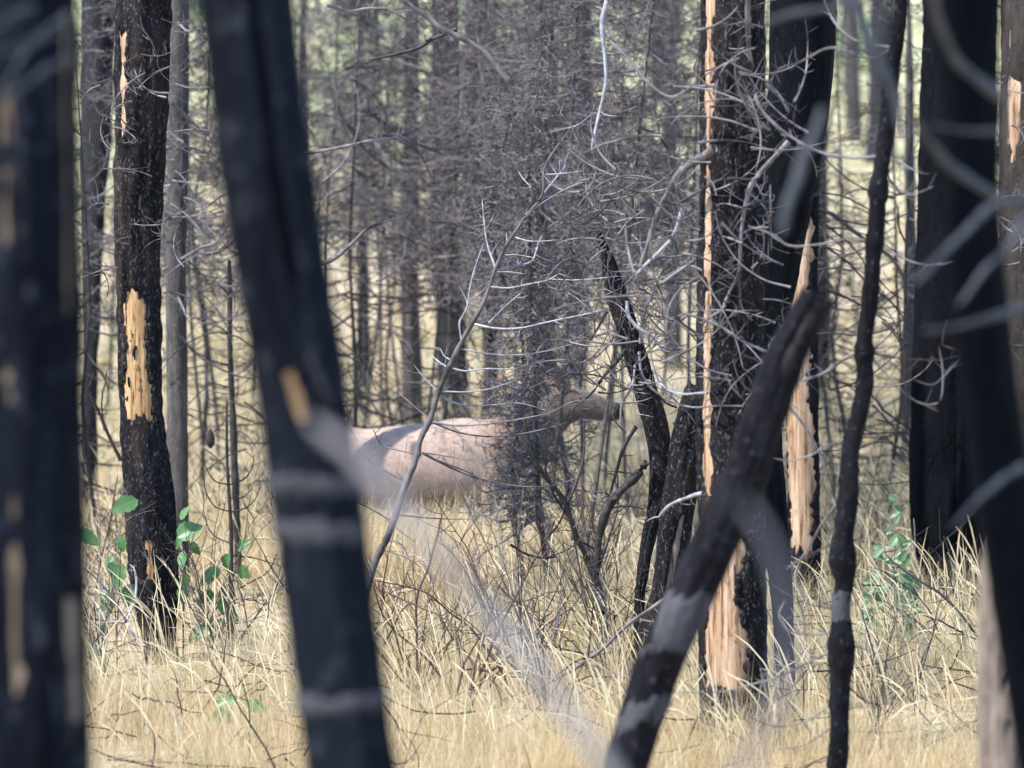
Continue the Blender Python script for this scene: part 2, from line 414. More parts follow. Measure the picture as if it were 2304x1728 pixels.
def branch_mesh(pts, Y, w0, w1, rng, drift=0.0, n_spur=0, spur=(0.04, 0.16), wob=0.006, knobs=0.18, sides=6, srad=None):
    """pts: traced points in photograph pixels; w0, w1 widths in pixels; drift: metres in depth from root to tip"""
    n = len(pts); k = PX(Y)
    L = [np.array((*P(p[0], p[1], Y + drift * i / (n - 1)), 0)) for i, p in enumerate(pts)]
    q = resample(np.array(L), 0.03)
    m = len(q); f = np.linspace(0, 1, m)
    sd = int(rng.integers(1, 9999))
    for c in range(3): q[:, c] += wob * vn(f * m * 0.13, c * 3.7, 0.5, sd) + 0.5 * wob * vn(f * m * 0.4, c * 3.7, 4.5, sd)
    R = (w0 + (w1 - w0) * f ** 0.8) * 0.5 * k * (1 + knobs * vn(f * m * 0.5, 0, 0, sd + 1) + knobs * 0.9 * (vn(f * m * 0.23, 3, 0, sd) > 0.55))
    R[-1] *= 0.25
    mb = MB(); V, F = tubes(q[None, :, :3], R[None], sides); mb.add(V, F)
    if n_spur:
        sp, sr = spurs(q, n_spur, spur[0], spur[1], srad or max(0.0016, min(0.0035, w1 * 0.35 * k)), rng)
        V, F = tubes(sp, sr, 4); mb.add(V, F)
    return mb, q

# ------------------------------------------------------------------ the leaning and standing trunks near the viewer (out of focus)
rA = np.random.default_rng(3)
def o2s(L): return [(a * 1.0416, b * 1.0416, c * 1.0416) for a, b, c in L]
pA = [dict(t=-0.16, hw=0.13, y0=150, y1=860, dep=0.02, mat=M_WOODDULL, rag=0.09, seed=2, drift=0.1, brk=-0.1), dict(t=-0.02, hw=0.11, y0=820, y1=1600, dep=0.02, mat=M_WOODDULL, rag=0.09, seed=4, drift=-0.12, brk=0.0),
      dict(t=0.2, hw=0.09, y0=380, y1=760, dep=0.02, mat=M_WOODDULL, rag=0.09, seed=6, drift=-0.1, brk=-0.05)]
pA += [dict(t=1.05, hw=0.09, y0=10, y1=720, dep=0.014, mat=M_WOODGREY, rag=0.05, seed=22),
       dict(t=1.05, hw=0.18, y0=1322, y1=1655, dep=0.02, mat=M_WOODGREY, rag=0.07, seed=23)]
tree_A, tA = burnt_tree('massive charred trunk at the left picture edge, blurred, with brown vertical scars',
    o2s([(36, 0, 262), (40, 400, 266), (50, 1000, 268), (62, 1659, 276)]), 12.5, M_CHARBLUE, top=5, sides=72, step=0.02, amp=0.008, seed=5, patches=pA)
pB = [dict(t=0.02, hw=0.17, y0=812, y1=940, drift=-0.25, dep=0.02, mat=M_WOOD, rag=0.02, seed=31, label='oval orange hole of bare wood'),
      dict(t=0.75, hw=0.19, y0=768, y1=935, dep=-0.006, mat=M_SUNGREY, rag=0.03, seed=32, name='painted_light_patch', drift=-0.45),  # pale light smear painted onto the trunk as a grey shell
      dict(t=0, hw=1.9, y0=1046, y1=1122, dep=-0.006, mat=M_SUNGREY, rag=0.012, seed=33, name='painted_sun_band', slant=-0.016),
      dict(t=0, hw=1.9, y0=1148, y1=1228, dep=-0.006, mat=M_SUNGREY, rag=0.016, seed=34, name='painted_sun_band', slant=-0.016),
      dict(t=0, hw=1.9, y0=1538, y1=1608, dep=-0.006, mat=M_SUNGREY, rag=0.010, seed=35, name='painted_sun_band', slant=-0.004)]  # the bands are sun patches put into colour as raised grey shells
tree_B, tB = burnt_tree('blurred black trunk leaning left with pale painted sun bands and an orange wood scar',
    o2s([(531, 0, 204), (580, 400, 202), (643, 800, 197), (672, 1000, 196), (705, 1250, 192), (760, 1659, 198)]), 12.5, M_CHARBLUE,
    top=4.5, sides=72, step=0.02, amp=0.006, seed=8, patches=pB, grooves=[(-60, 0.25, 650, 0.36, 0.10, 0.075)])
tree_E2, tE2 = burnt_tree('blurred black trunk leaning right at the right picture edge in front of a bigger one',
    [(2190, -10, 125), (2188, 300, 125), (2198, 600, 125), (2230, 900, 128), (2275, 1200, 132), (2335, 1560, 138)], 14.0, M_CHARDEEP,
    top=5, sides=48, amp=0.004, seed=9)
def add_branch(root, T, pts, Y, w0, w1, mat, rng, name='branch', **k):
    mb, q = branch_mesh(src(T, pts), Y, w0, w1, rng, **k)
    return part(name, mb, mat, root)
for pts, w0, w1, Y, dr in (([(1200, 1090), (1120, 1020), (960, 920), (840, 810), (770, 700), (740, 640)], 20, 14, 13.7, -0.5),
                       ([(1200, 520), (1080, 430), (960, 320), (890, 180), (845, 60), (820, -80)], 24, 18, 13.6, -0.6),
                       ([(1380, 1050), (1160, 1100), (1000, 1240), (840, 1390), (720, 1520)], 24, 10, 13.5, -0.4),
                       ([(1330, 1150), (1240, 1300), (1100, 1440), (960, 1640)], 18, 9, 13.6, -0.2),
                       ([(1180, 690), (1000, 695), (800, 660)], 14, 7, 13.4, -0.2)):
    add_branch(tree_E2, T9, pts, Y, w0, w1, M_FGTWIG, rA, drift=dr)
for pts, w0, w1 in (([(1320, -20), (1150, 30), (900, 90), (760, 100)], 22, 8), ([(1310, 830), (1160, 920), (1010, 1060), (920, 1170)], 20, 6)):
    add_branch(tree_E2, T10, pts, 13.6, w0, w1, M_FGTWIG, rA, drift=-0.3)
for pts in ([(330, 160), (230, 150), (120, 210), (40, 330), (-30, 420)], [(300, 60), (200, 130), (110, 190), (-10, 230)],
            [(320, 250), (190, 300), (90, 380), (10, 430)], [(150, 30), (60, 60), (-20, 130)]):
    add_branch(tree_A, T1, pts, 12.1, 12, 6, M_FGTWIG, rA, drift=-0.4)

# pale pole crossing low in front, very blurred, and its fellow on the right
def lone_branch(label, T, pts, Y, w0, w1, mat, name='dead_pole', cat='dead branch', drift=0, **k):
    mb, q = branch_mesh(src(T, pts), Y, w0, w1, rA, drift=drift, sides=10, **k)
    root = thing(name, label, cat, q[0, :3])
    part('stem', mb, mat, root); return root, q
r_, q_ = lone_branch('very blurred pale lavender pole slanting down across the leaning trunk to the bottom edge', TO,
    [(1700, 2300), (1500, 1960), (1320, 1675), (1200, 1500), (1040, 1310), (870, 1105), (770, 990), (672, 905)], 7.4, 50, 30, M_STEM, wob=0.004, knobs=0.05)
r_, q_ = lone_branch('very blurred bluish bowed branch crossing in front of the broken log', TO,
    [(1480, 2200), (1585, 1690), (1660, 1560), (1705, 1400), (1690, 1260), (1650, 1150), (1605, 1085)], 7.2, 34, 18, M_LAV, wob=0.004, knobs=0.05)
r_, q_ = lone_branch('blurred slate branch with an elbow hanging before the dark twin trunk', T3,
    [(960, 0), (930, -60), (1000, 20), (1090, 220), (1180, 420), (1200, 560), (1220, 600)], 15.0, 30, 14, M_FGTWIG, name='hanging_branch')
r_, q_ = lone_branch('blurred slate branch crossing level near the top right of the picture', T3,
    [(1400, -160), (1050, 0), (900, 35), (740, 60), (600, 100)], 14.0, 24, 12, M_FGTWIG, name='hanging_branch')
r_, q_ = lone_branch('blurred bent limb hugging the right side of the dark twin trunk', T3,
    [(870, 470), (830, 600), (780, 690), (760, 790), (720, 880), (690, 1020)], 13.0, 14, 26, M_FGTWIG, name='hanging_branch')

# ------------------------------------------------------------------ broken log leaning to the right, tan snag at the corner
pD = [dict(t=0, hw=1.6, y0=1325, y1=1470, dep=-0.004, mat=M_SUNGREY, rag=0.04, seed=41, name='painted_light_patch', slant=0.05),  # grey shells here and below paint sun patches onto the log
      dict(t=-0.1, hw=1.6, y0=1562, y1=1650, dep=-0.004, mat=M_SUNGREY, rag=0.04, seed=42, name='painted_light_patch', slant=0.05),
      dict(t=-0.1, hw=1.2, y0=1395, y1=1440, dep=-0.003, mat=M_GREYBARK, rag=0.05, seed=43, name='painted_light_patch'),
      dict(t=0.15, hw=0.42, y0=690, y1=850, dep=0.016, mat=M_BROWNBARK, rag=0.05, seed=44)]
tree_D, tD = burnt_tree('blackened broken log propped slanting to the right with grey painted sun patches',
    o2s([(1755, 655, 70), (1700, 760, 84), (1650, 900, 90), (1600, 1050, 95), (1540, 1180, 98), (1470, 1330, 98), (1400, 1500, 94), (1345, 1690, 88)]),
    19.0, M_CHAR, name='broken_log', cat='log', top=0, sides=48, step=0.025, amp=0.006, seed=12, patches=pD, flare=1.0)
tree_E3, tE3 = burnt_tree('barkless tan snag with grey streaks in the bottom right corner',
    [(2236, 1180, 40), (2246, 1290, 76), (2255, 1450, 104), (2258, 1600, 112), (2262, 1740, 116)], 18.0, M_WOODGREY, name='bare_snag', cat='snag', top=0, sides=36, amp=0.008, seed=13, flare=1.05, patches=[dict(t=-0.1, hw=0.22, y0=1330, y1=1720, dep=0.02, mat=M_BROWNBARK, rag=0.1, seed=14, name='char_streak', brk=-0.2), dict(t=-0.75, hw=0.1, y0=1400, y1=1740, dep=0.02, mat=M_BROWNBARK, rag=0.1, seed=15, name='char_streak', brk=-0.1)])

# ------------------------------------------------------------------ trunks near the plane of focus
pJ = [dict(t=-0.1, hw=0.66, y0=655, y1=938, dep=0.030, mat=M_WOOD, rag=0.10, seed=51, drift=-0.12, brk=-0.95, label='long torn patch of bare orange wood'),
      dict(t=-0.72, hw=0.24, y0=70, y1=300, dep=0.022, mat=M_WOODPALE, rag=0.05, seed=52, drift=-0.2),
      dict(t=-0.05, hw=0.12, y0=130, y1=200, dep=0.02, mat=M_WOOD, rag=0.05, seed=53),
      dict(t=-0.08, hw=0.20, y0=1205, y1=1305, dep=0.022, mat=M_WOOD, rag=0.05, seed=54),
      dict(t=0.18, hw=0.08, y0=430, y1=560, dep=0.02, mat=M_WOODDULL, rag=0.05, seed=55)]
tree_J, tJ = burnt_tree('grainy black trunk with a long torn patch of bare orange wood',
    o2s([(312, 0, 118), (303, 250, 104), (297, 500, 96), (301, 700, 92), (306, 900, 92), (324, 1080, 106), (333, 1250, 104), (352, 1440, 84)]), 30.0, M_CHARB,
    top=5, sides=60, step=0.02, amp=0.013, seed=15, patches=pJ)
tree_K, tK = burnt_tree('thin grey trunk with bent twigs beside the torn orange trunk',
    o2s([(384, 0, 44), (384, 400, 42), (380, 600, 44), (383, 800, 44), (384, 1060, 46)]), 33.0, M_GREYBARK, top=4, sides=28, amp=0.006, seed=16)
G1p = [dict(t=-0.98, hw=0.32, y0=-20, y1=345, dep=0.028, mat=M_WOODPALE, rag=0.06, seed=61, drift=0.0, label='long pale strip of bare wood'),
       dict(t=-0.98, hw=0.2, y0=370, y1=640, dep=0.028, mat=M_WOODPALE, rag=0.06, seed=62),
       dict(t=-1.0, hw=0.24, y0=640, y1=1120, dep=0.028, mat=M_WOODPALE, rag=0.06, seed=63, drift=0.05),
       dict(t=-0.42, hw=0.66, y0=1175, y1=1548, dep=0.030, mat=M_WOODPALE, rag=0.035, seed=64, label='wide board-like patch of bare tan wood')]
tree_G1, tG1 = burnt_tree('big charred trunk with pale strip on its left side and tan wood patch low down',
    [(1648, 0, 140), (1648, 300, 146), (1646, 600, 148), (1644, 900, 150), (1648, 1200, 150), (1652, 1500, 152), (1652, 1720, 160)], 26.0, M_CHARB,
    top=5, sides=72, step=0.02, amp=0.013, seed=17, patches=G1p, flare=1.1)
tree_G2, tG2 = burnt_tree('deep black trunk curving down behind the pale-striped trunk, wide at the top',
    [(1806, 0, 150), (1800, 180, 142), (1772, 380, 136), (1744, 560, 124), (1716, 760, 112), (1702, 950, 112), (1722, 1120, 96), (1752, 1260, 58), (1764, 1400, 44), (1766, 1560, 48)],
    27.6, M_CHARDEEP, top=5, sides=48, amp=0.008, seed=18)
tree_G0, tG0 = burnt_tree('grainy black leaning stump with a tan split streak left of the tan wood patch',
    [(1572, 880, 60), (1556, 960, 70), (1524, 1150, 76), (1495, 1333, 62), (1452, 1463, 56)], 28.0, M_CHARB, name='leaning_stump', cat='stump', top=0, sides=40,
    step=0.025, amp=0.01, seed=19, patches=[dict(t=0.1, hw=0.3, y0=1170, y1=1330, dep=0.02, mat=M_WOODGREY, rag=0.05, seed=71, drift=0.2)], flare=1.0)
tree_H, tH = burnt_tree('sinuous black trunk bending left at the foot between the twig tangle and the striped trunk',
    [(1352, 540, 14), (1370, 590, 30), (1380, 640, 42), (1416, 750, 48), (1456, 890, 52), (1484, 1010, 52), (1480, 1120, 42), (1456, 1230, 28), (1441, 1340, 21), (1440, 1470, 22)],
    28.6, M_CHARB, top=0, sides=36, step=0.025, amp=0.008, seed=20)
tree_E1, tE1 = burnt_tree('stout jet black trunk standing in grass near the right edge, behind a blurred one',
    [(2160, -10, 160), (2154, 300, 165), (2140, 700, 166), (2132, 1000, 168), (2136, 1180, 168), (2146, 1340, 150)], 33.0, M_CHARDEEP,
    top=6, sides=56, step=0.03, amp=0.010, seed=21, flare=1.15,
    patches=[dict(t=-0.45, hw=0.09, y0=490, y1=550, dep=0.02, mat=M_WOODDULL, rag=0.06, seed=81, brk=-0.1)], grooves=[(300, 0.02, 1250, 0.1, 0.05, 0.04)])
tree_E4, tE4 = burnt_tree('brown twisted trunk with orange bare wood at the right picture edge',
    [(2318, 0, 130), (2310, 300, 124), (2306, 600, 116), (2302, 900, 118), (2304, 1250, 120)], 31.0, M_BROWNBARK, top=5, sides=44, amp=0.012, seed=22,
    patches=[dict(t=-0.62, hw=0.22, y0=175, y1=365, dep=0.025, mat=M_WOODPALE, rag=0.06, seed=91), dict(t=-0.9, hw=0.1, y0=60, y1=330, dep=0.02, mat=M_WOODGREY, rag=0.04, seed=92)])
tree_W, tW = burnt_tree('peeled tan trunk with charred right side between the black twin and knotty sapling',
    o2s([(1741, 380, 50), (1739, 480, 56), (1732, 600, 64), (1729, 750, 68), (1733, 950, 68), (1737, 1120, 68), (1740, 1240, 66)]), 32.0, M_CHAR, top=4, sides=40, step=0.03, amp=0.008, seed=23,
    patches=[dict(t=-0.4, hw=1.15, y0=495, y1=1235, dep=0.02, mat=M_WOODPALE, rag=0.06, seed=95, label='long peeled face of tan wood')])

# ------------------------------------------------------------------ trunks further back
far = [  # path (overview px), distance, material, label
 ([(212, 0, 78), (206, 300, 66), (200, 520, 46), (196, 760, 34)], 38, M_FARBARK, 'blue-black trunk between the massive left trunk and the torn orange one'),
 ([(890, -20, 30), (888, 300, 30), (886, 560, 36), (890, 800, 42)], 43, M_GREYBARK, 'slim pale grey trunk behind the deer rump and twigs'),
 ([(962, 60, 56), (960, 350, 58), (962, 560, 60), (972, 700, 62)], 46, M_FARBARK, 'broad slate trunk standing far behind the pale sapling'),
 ([(776, -20, 10), (780, 300, 16), (785, 600, 22), (787, 905, 28)], 47.5, M_CHAR, 'straight thin black trunk just right of the leaning trunk'),
 ([(1058, 300, 30), (1060, 600, 34), (1061, 905, 38)], 47, M_CHAR, 'dark trunk whose foot shows just above the deer back'),
 ([(1170, 250, 58), (1172, 600, 62), (1174, 880, 66)], 40, M_BROWNBARK, 'brown trunk hidden in the dense twig clump above the deer neck'),
 ([(1908, -20, 62), (1906, 150, 62), (1902, 300, 64)], 84, M_FARBARK, 'far dark trunk on the slope behind the top of the knotty sapling'),
 ([(1772, 250, 30), (1770, 500, 34), (1775, 700, 36), (1782, 880, 38)], 48, M_CHAR, 'dark narrow trunk directly behind the peeled tan one'),
 ([(1962, -20, 12), (1965, 300, 20), (1968, 600, 24), (1962, 900, 28)], 42, M_GREYBARK, 'thin grey trunk close to the left flank of the stout jet black one'),
 ([(1450, -20, 26), (1448, 300, 30), (1452, 640, 34)], 55, M_GREYBARK, 'grey far trunk seen left of the pale wood strip'),
 ([(1840, -20, 34), (1838, 150, 34), (1836, 250, 34)], 95, M_GREYBARK, 'faint grey trunk far up the slope right of the twin trunk'),
 ([(1262, 0, 34), (1258, 300, 38), (1250, 640, 42)], 52, M_FARBARK, 'far dark trunk behind the hanging silver twig'),
]
far_roots = []
for i, (p, Y, m, lab) in enumerate(far):
    r_, t_ = burnt_tree(lab, o2s(p), Y, m, top=5, sides=16, step=0.12, amp=0.012, seed=40 + i, cap=False); far_roots.append(r_)
rf = np.random.default_rng(77)
for i in range(14):
    Y = rf.uniform(62, 125); x = rf.uniform(-0.125, 0.125) * Y
    wd = rf.uniform(0.14, 0.34); b = np.array((x, Y, gz(x, Y) - 0.1))
    h = rf.uniform(7, 12); k = 9
    f = np.linspace(0, 1, k); q = b + np.stack((rf.normal(0, 0.3) * f + 0.05 * vn(f * 4, i, 0, 3), 0 * f, h * f), -1)
    mb = MB(); V, F = tubes(q[None], (wd / 2 * (1 - 0.6 * f))[None], 8); mb.add(V, F)
    root = thing('burnt_tree', 'distant slim burnt trunk standing on the yellow-green slope', 'tree', b, 'distant burnt trunks on the slope')
    part('trunk', mb, (M_FARBARK, M_GREYBARK)[i % 2], root)
    n = 40; zz = rf.uniform(0.25, 1, n); ang = rf.uniform(0, 6.28, n); L = rf.uniform(0.4, 1.3, n) * (1.1 - zz)
    c = np.stack([np.interp(zz, f, q[:, a]) for a in range(3)], -1)
    d = np.stack((np.cos(ang), np.sin(ang), 0 * ang), -1) * L[:, None]
    pts = np.stack((c, c + d * 0.5 - np.array((0, 0, 0.08)), c + d + np.array((0, 0, 0.1))), 1)
    mb = MB(); V, F = tubes(pts, np.outer(np.ones(n), (0.02, 0.014, 0.006)), 3); mb.add(V, F)
    part('branches', mb, M_TWIG, root)

# ------------------------------------------------------------------ dense dead conifers of the thicket
def conifer(label, group, H, zlow, seed, Lmax, step, per, n_tw, n_tl, mat, trunk_r=0.03, tmat=None, loc=(0, 0, 0), name='dead_conifer'):
    r = np.random.default_rng(seed)
    root = thing(name, label, 'tree', loc, group)
    f = np.linspace(0, 1, 14); lean = r.normal(0, 0.05, 2)
    ax = np.stack((lean[0] * H * f + 0.16 * vn(f * 4, seed, 0, 1) * f ** 0.5, lean[1] * H * f + 0.16 * vn(f * 4, seed, 3, 2) * f ** 0.5, H * f - 0.05), -1) + np.asarray(loc)
    mb = MB(); V, F = tubes(ax[None], (trunk_r * (1.15 - f))[None], 8); mb.add(V, F)
    part('trunk', mb, tmat or M_BROWNBARK, root)
    zs = np.repeat(np.arange(zlow, H * 0.97, step), per); n = len(zs); zs = zs + r.normal(0, 0.05, n)
    ang = r.uniform(0, 2 * np.pi, n); L = Lmax * (1 - 0.75 * (zs / H)) * r.uniform(0.35, 1.1, n)
    c = np.stack([np.interp(zs / H, f, ax[:, a]) for a in range(3)], -1)
    K = 7; t = np.linspace(0, 1, K)
    d = np.stack((np.cos(ang), np.sin(ang), 0 * ang), -1)
    dro = r.uniform(0.1, 0.75, n)[:, None]; upt = r.uniform(0.0, 0.6, n)[:, None]
    zoff = (-dro * t + upt * t * t) * L[:, None]
    B = c[:, None, :] + d[:, None, :] * (L[:, None] * t)[..., None] + np.stack((0 * zoff, 0 * zoff, zoff), -1)
    B += r.normal(0, 0.018, B.shape) * t[None, :, None]
    mb = MB(); V, F = tubes(B, np.outer(L / Lmax, 1 - 0.72 * t) * 0.011 + 0.001, 4); mb.add(V, F)
    bi = np.repeat(np.arange(n), n_tw); m = len(bi)
    tp = r.uniform(0.12, 1, m); ip = tp * (K - 1); i0 = np.minimum(ip.astype(int), K - 2); fr = (ip - i0)[:, None]
    b0 = B[bi, i0] * (1 - fr) + B[bi, i0 + 1] * fr
    td = d[bi] * r.uniform(0.1, 1, (m, 1)) + r.normal(0, 0.6, (m, 3)) + np.array((0, 0, -0.15)); td /= np.linalg.norm(td, axis=1, keepdims=True)
    tl = (L[bi] * r.uniform(0.12, 0.42, m) * (1.15 - 0.6 * tp))[:, None]
    be = r.normal(0, 0.3, (m, 3)) + np.array((0, 0, 0.15))
    TW = np.stack((b0, b0 + td * tl * 0.35, b0 + td * tl * 0.7 + be * tl * 0.35, b0 + td * tl + be * tl * 0.8), 1)
    V, F = tubes(TW, np.outer(np.ones(m), (0.0036, 0.0032, 0.0026, 0.0012)), 3); mb.add(V, F)
    wi = np.repeat(np.arange(m), n_tl); k = len(wi)
    ii = r.integers(1, 4, k); w0 = TW[wi, ii]
    wd = td[wi] * 0.5 + r.normal(0, 0.65, (k, 3)); wd /= np.linalg.norm(wd, axis=1, keepdims=True)
    wl = (tl[wi, 0] * r.uniform(0.2, 0.55, k))[:, None]
    wb = r.normal(0, 0.35, (k, 3)) + np.array((0, 0, 0.1))
    W = np.stack((w0, w0 + wd * wl * 0.5, w0 + wd * wl + wb * wl * 0.6), 1)
    V, F = tubes(W, np.outer(np.ones(k), (0.0031, 0.0027, 0.0012)), 3); mb.add(V, F)
    tw = part('twigs', mb, mat, root); tw['kind'] = 'stuff'
    return root
GT = 'dense grey-brown dead conifers in the thicket'
LT = 'dead conifer crowded with fine grey-brown twigs in the thicket above and behind the deer'
thick = [(395, 37), (440, 39.5), (350, 43), (660, 46), (700, 41.5), (790, 46), (870, 42), (2180, 38), (772, 40.5), (835, 43), (905, 38.5), (965, 37.2), (1015, 42), (1055, 36.5), (1105, 39), (1150, 35.5), (1205, 37.5), (1255, 35.8),
         (1305, 39), (1365, 36.8), (1425, 40), (1475, 37), (1505, 43), (1150, 48), (1085, 45), (1390, 46), (1180, 33.4), (1245, 32.6)]
protos = []
rt = np.random.default_rng(5)
for i, (ox, Y) in enumerate(thick):
    x = P(ox * 1.0416, 864, Y)[0]; loc = (x, Y, float(gz(x, Y)))
    if i < 5:
        protos.append(conifer(LT, GT, (7.5, 6.6, 8.2, 6.0, 7.0)[i], (2.0, 2.2, 1.9, 2.1, 2.2)[i], 100 + i, (1.25, 1.1, 1.3, 1.0, 1.15)[i], 0.16, 4, 15, 4, M_TWIG, loc=loc, trunk_r=0.014, tmat=M_GREYBARK))
    else:
        c_ = copy_thing(protos[i % 5], loc, rt.uniform(0, 6.28), rt.uniform(0.92, 1.12)); c_.rotation_euler.x = rt.normal(0, 0.05); c_.rotation_euler.y = rt.normal(0, 0.06)
# the low clump in front of the deer's neck
x = P(1235, 864, 31.6)[0]
conifer('bushy dead conifer whose twig clump hides the deer neck', None, 4.0, 0.85, 131, 0.66, 0.075, 5, 12, 4, M_TWIG, loc=(x, 31.6, float(gz(x, 31.6))), trunk_r=0.02, tmat=M_DARKTWIG)
x = P(1178, 864, 32.0)[0]
conifer('small bushy dead conifer whose twigs cover the deer shoulder', None, 3.7, 0.95, 137, 0.58, 0.10, 4, 10, 4, M_TWIG, loc=(x, 32.0, float(gz(x, 32.0))), trunk_r=0.018, tmat=M_DARKTWIG)
x = P(1296, 864, 35.4)[0]
conifer('taller bushy dead conifer standing just behind the deer head', None, 5.4, 1.45, 133, 0.8, 0.10, 4, 14, 5, M_TWIG, loc=(x, 35.4, float(gz(x, 35.4))), trunk_r=0.022, tmat=M_DARKTWIG)
# thin sparse saplings with long curved dark side shoots
GS = 'sparse dark saplings among the trunks'
LS = 'sparse thin dark sapling with curved bare side shoots standing in the yellow grass'
sp_pos = [(430, 39), (470, 43), (215, 36), (540, 48), (1800, 38), (1850, 41), (1925, 38.5), (1780, 46), (1885, 54), (225, 48), (690, 36), (760, 38), (860, 41), (930, 37), (2140, 40), (1020, 44)]
sp = []
for i, (ox, Y) in enumerate(sp_pos):
    x = P(ox * 1.0416, 864, Y)[0]; loc = (x, Y, float(gz(x, Y)))
    if i < 3:
        sp.append(conifer(LS, GS, (4.6, 5.4, 4.2)[i], 0.45, 150 + i, (1.15, 1.3, 1.05)[i], 0.17, 3, 4, 2, M_DARKTWIG, trunk_r=0.018, tmat=M_DARKTWIG, loc=loc, name='dead_sapling'))
    else:
        c_ = copy_thing(sp[i % 3], loc, rt.uniform(0, 6.28), rt.uniform(0.85, 1.15)); c_.rotation_euler.x = rt.normal(0, 0.09); c_.rotation_euler.y = rt.normal(0, 0.11)

# ------------------------------------------------------------------ the pale leaning sapling in focus
YI = 28.3
stem = src(T8, [(712, 160), (655, 235), (600, 330), (590, 440), (530, 520), (490, 575), (440, 650), (398, 740), (372, 820), (340, 900), (300, 970), (255, 1050), (215, 1130), (165, 1240), (125, 1370)])
stem += src(T5, [(545, 790), (510, 930), (450, 1075), (390, 1260), (330, 1420), (270, 1540), (235, 1640)]) + [(800, 1420), (770, 1500)]
def sapling(label, stem, Y, w_top, w_bot, mat, rng, knobs=(), name='dead_sapling', cat='sapling', sides=12, rel=0.1, part_mat=None):
    n = len(stem)
    pts = [(*P(p[0], p[1], Y), (w_top + (w_bot - w_top) * i / (n - 1)) * 0.5 * PX(Y)) for i, p in enumerate(stem)]
    p = np.array(pts); d = p[-1, :3] - p[-2, :3]; d /= np.linalg.norm(d)
    a = p[-1].copy(); z0 = gz(a[0], Y) - 0.05
    if a[2] > z0: a[:3] += d * (a[2] - z0) / max(-d[2], 0.4); p = np.concatenate((p, a[None]))
    q = resample(p, 0.02); f = np.arange(len(q)) * 0.02
    R = q[:, 3] * (1 + rel * vn(f * 7, 0, 1, 4) + rel * vn(f * 21, 0, 5, 4))
    for (ky, kh, ka) in knobs:
        z = P(1152, ky, Y)[2]; R = R * (1 + ka * np.exp(-((q[:, 2] - z) / (kh * PX(Y))) ** 2))
    R[0] *= 0.3
    root = thing(name, label, cat, q[-1, :3])
    mb = MB(); V, F = tubes(q[None, :, :3], R[None], sides)
    th = np.tile(np.arange(sides), len(q)); V = V + 0.06 * np.repeat(R, sides)[:, None] * np.stack([vn(V[:, 0] * 60, V[:, 1] * 60, V[:, 2] * 35, 5 + c) for c in range(3)], -1) * 2
    mb.add(V, F); part('trunk', mb, mat, root)
    return root, q
rI = np.random.default_rng(21)
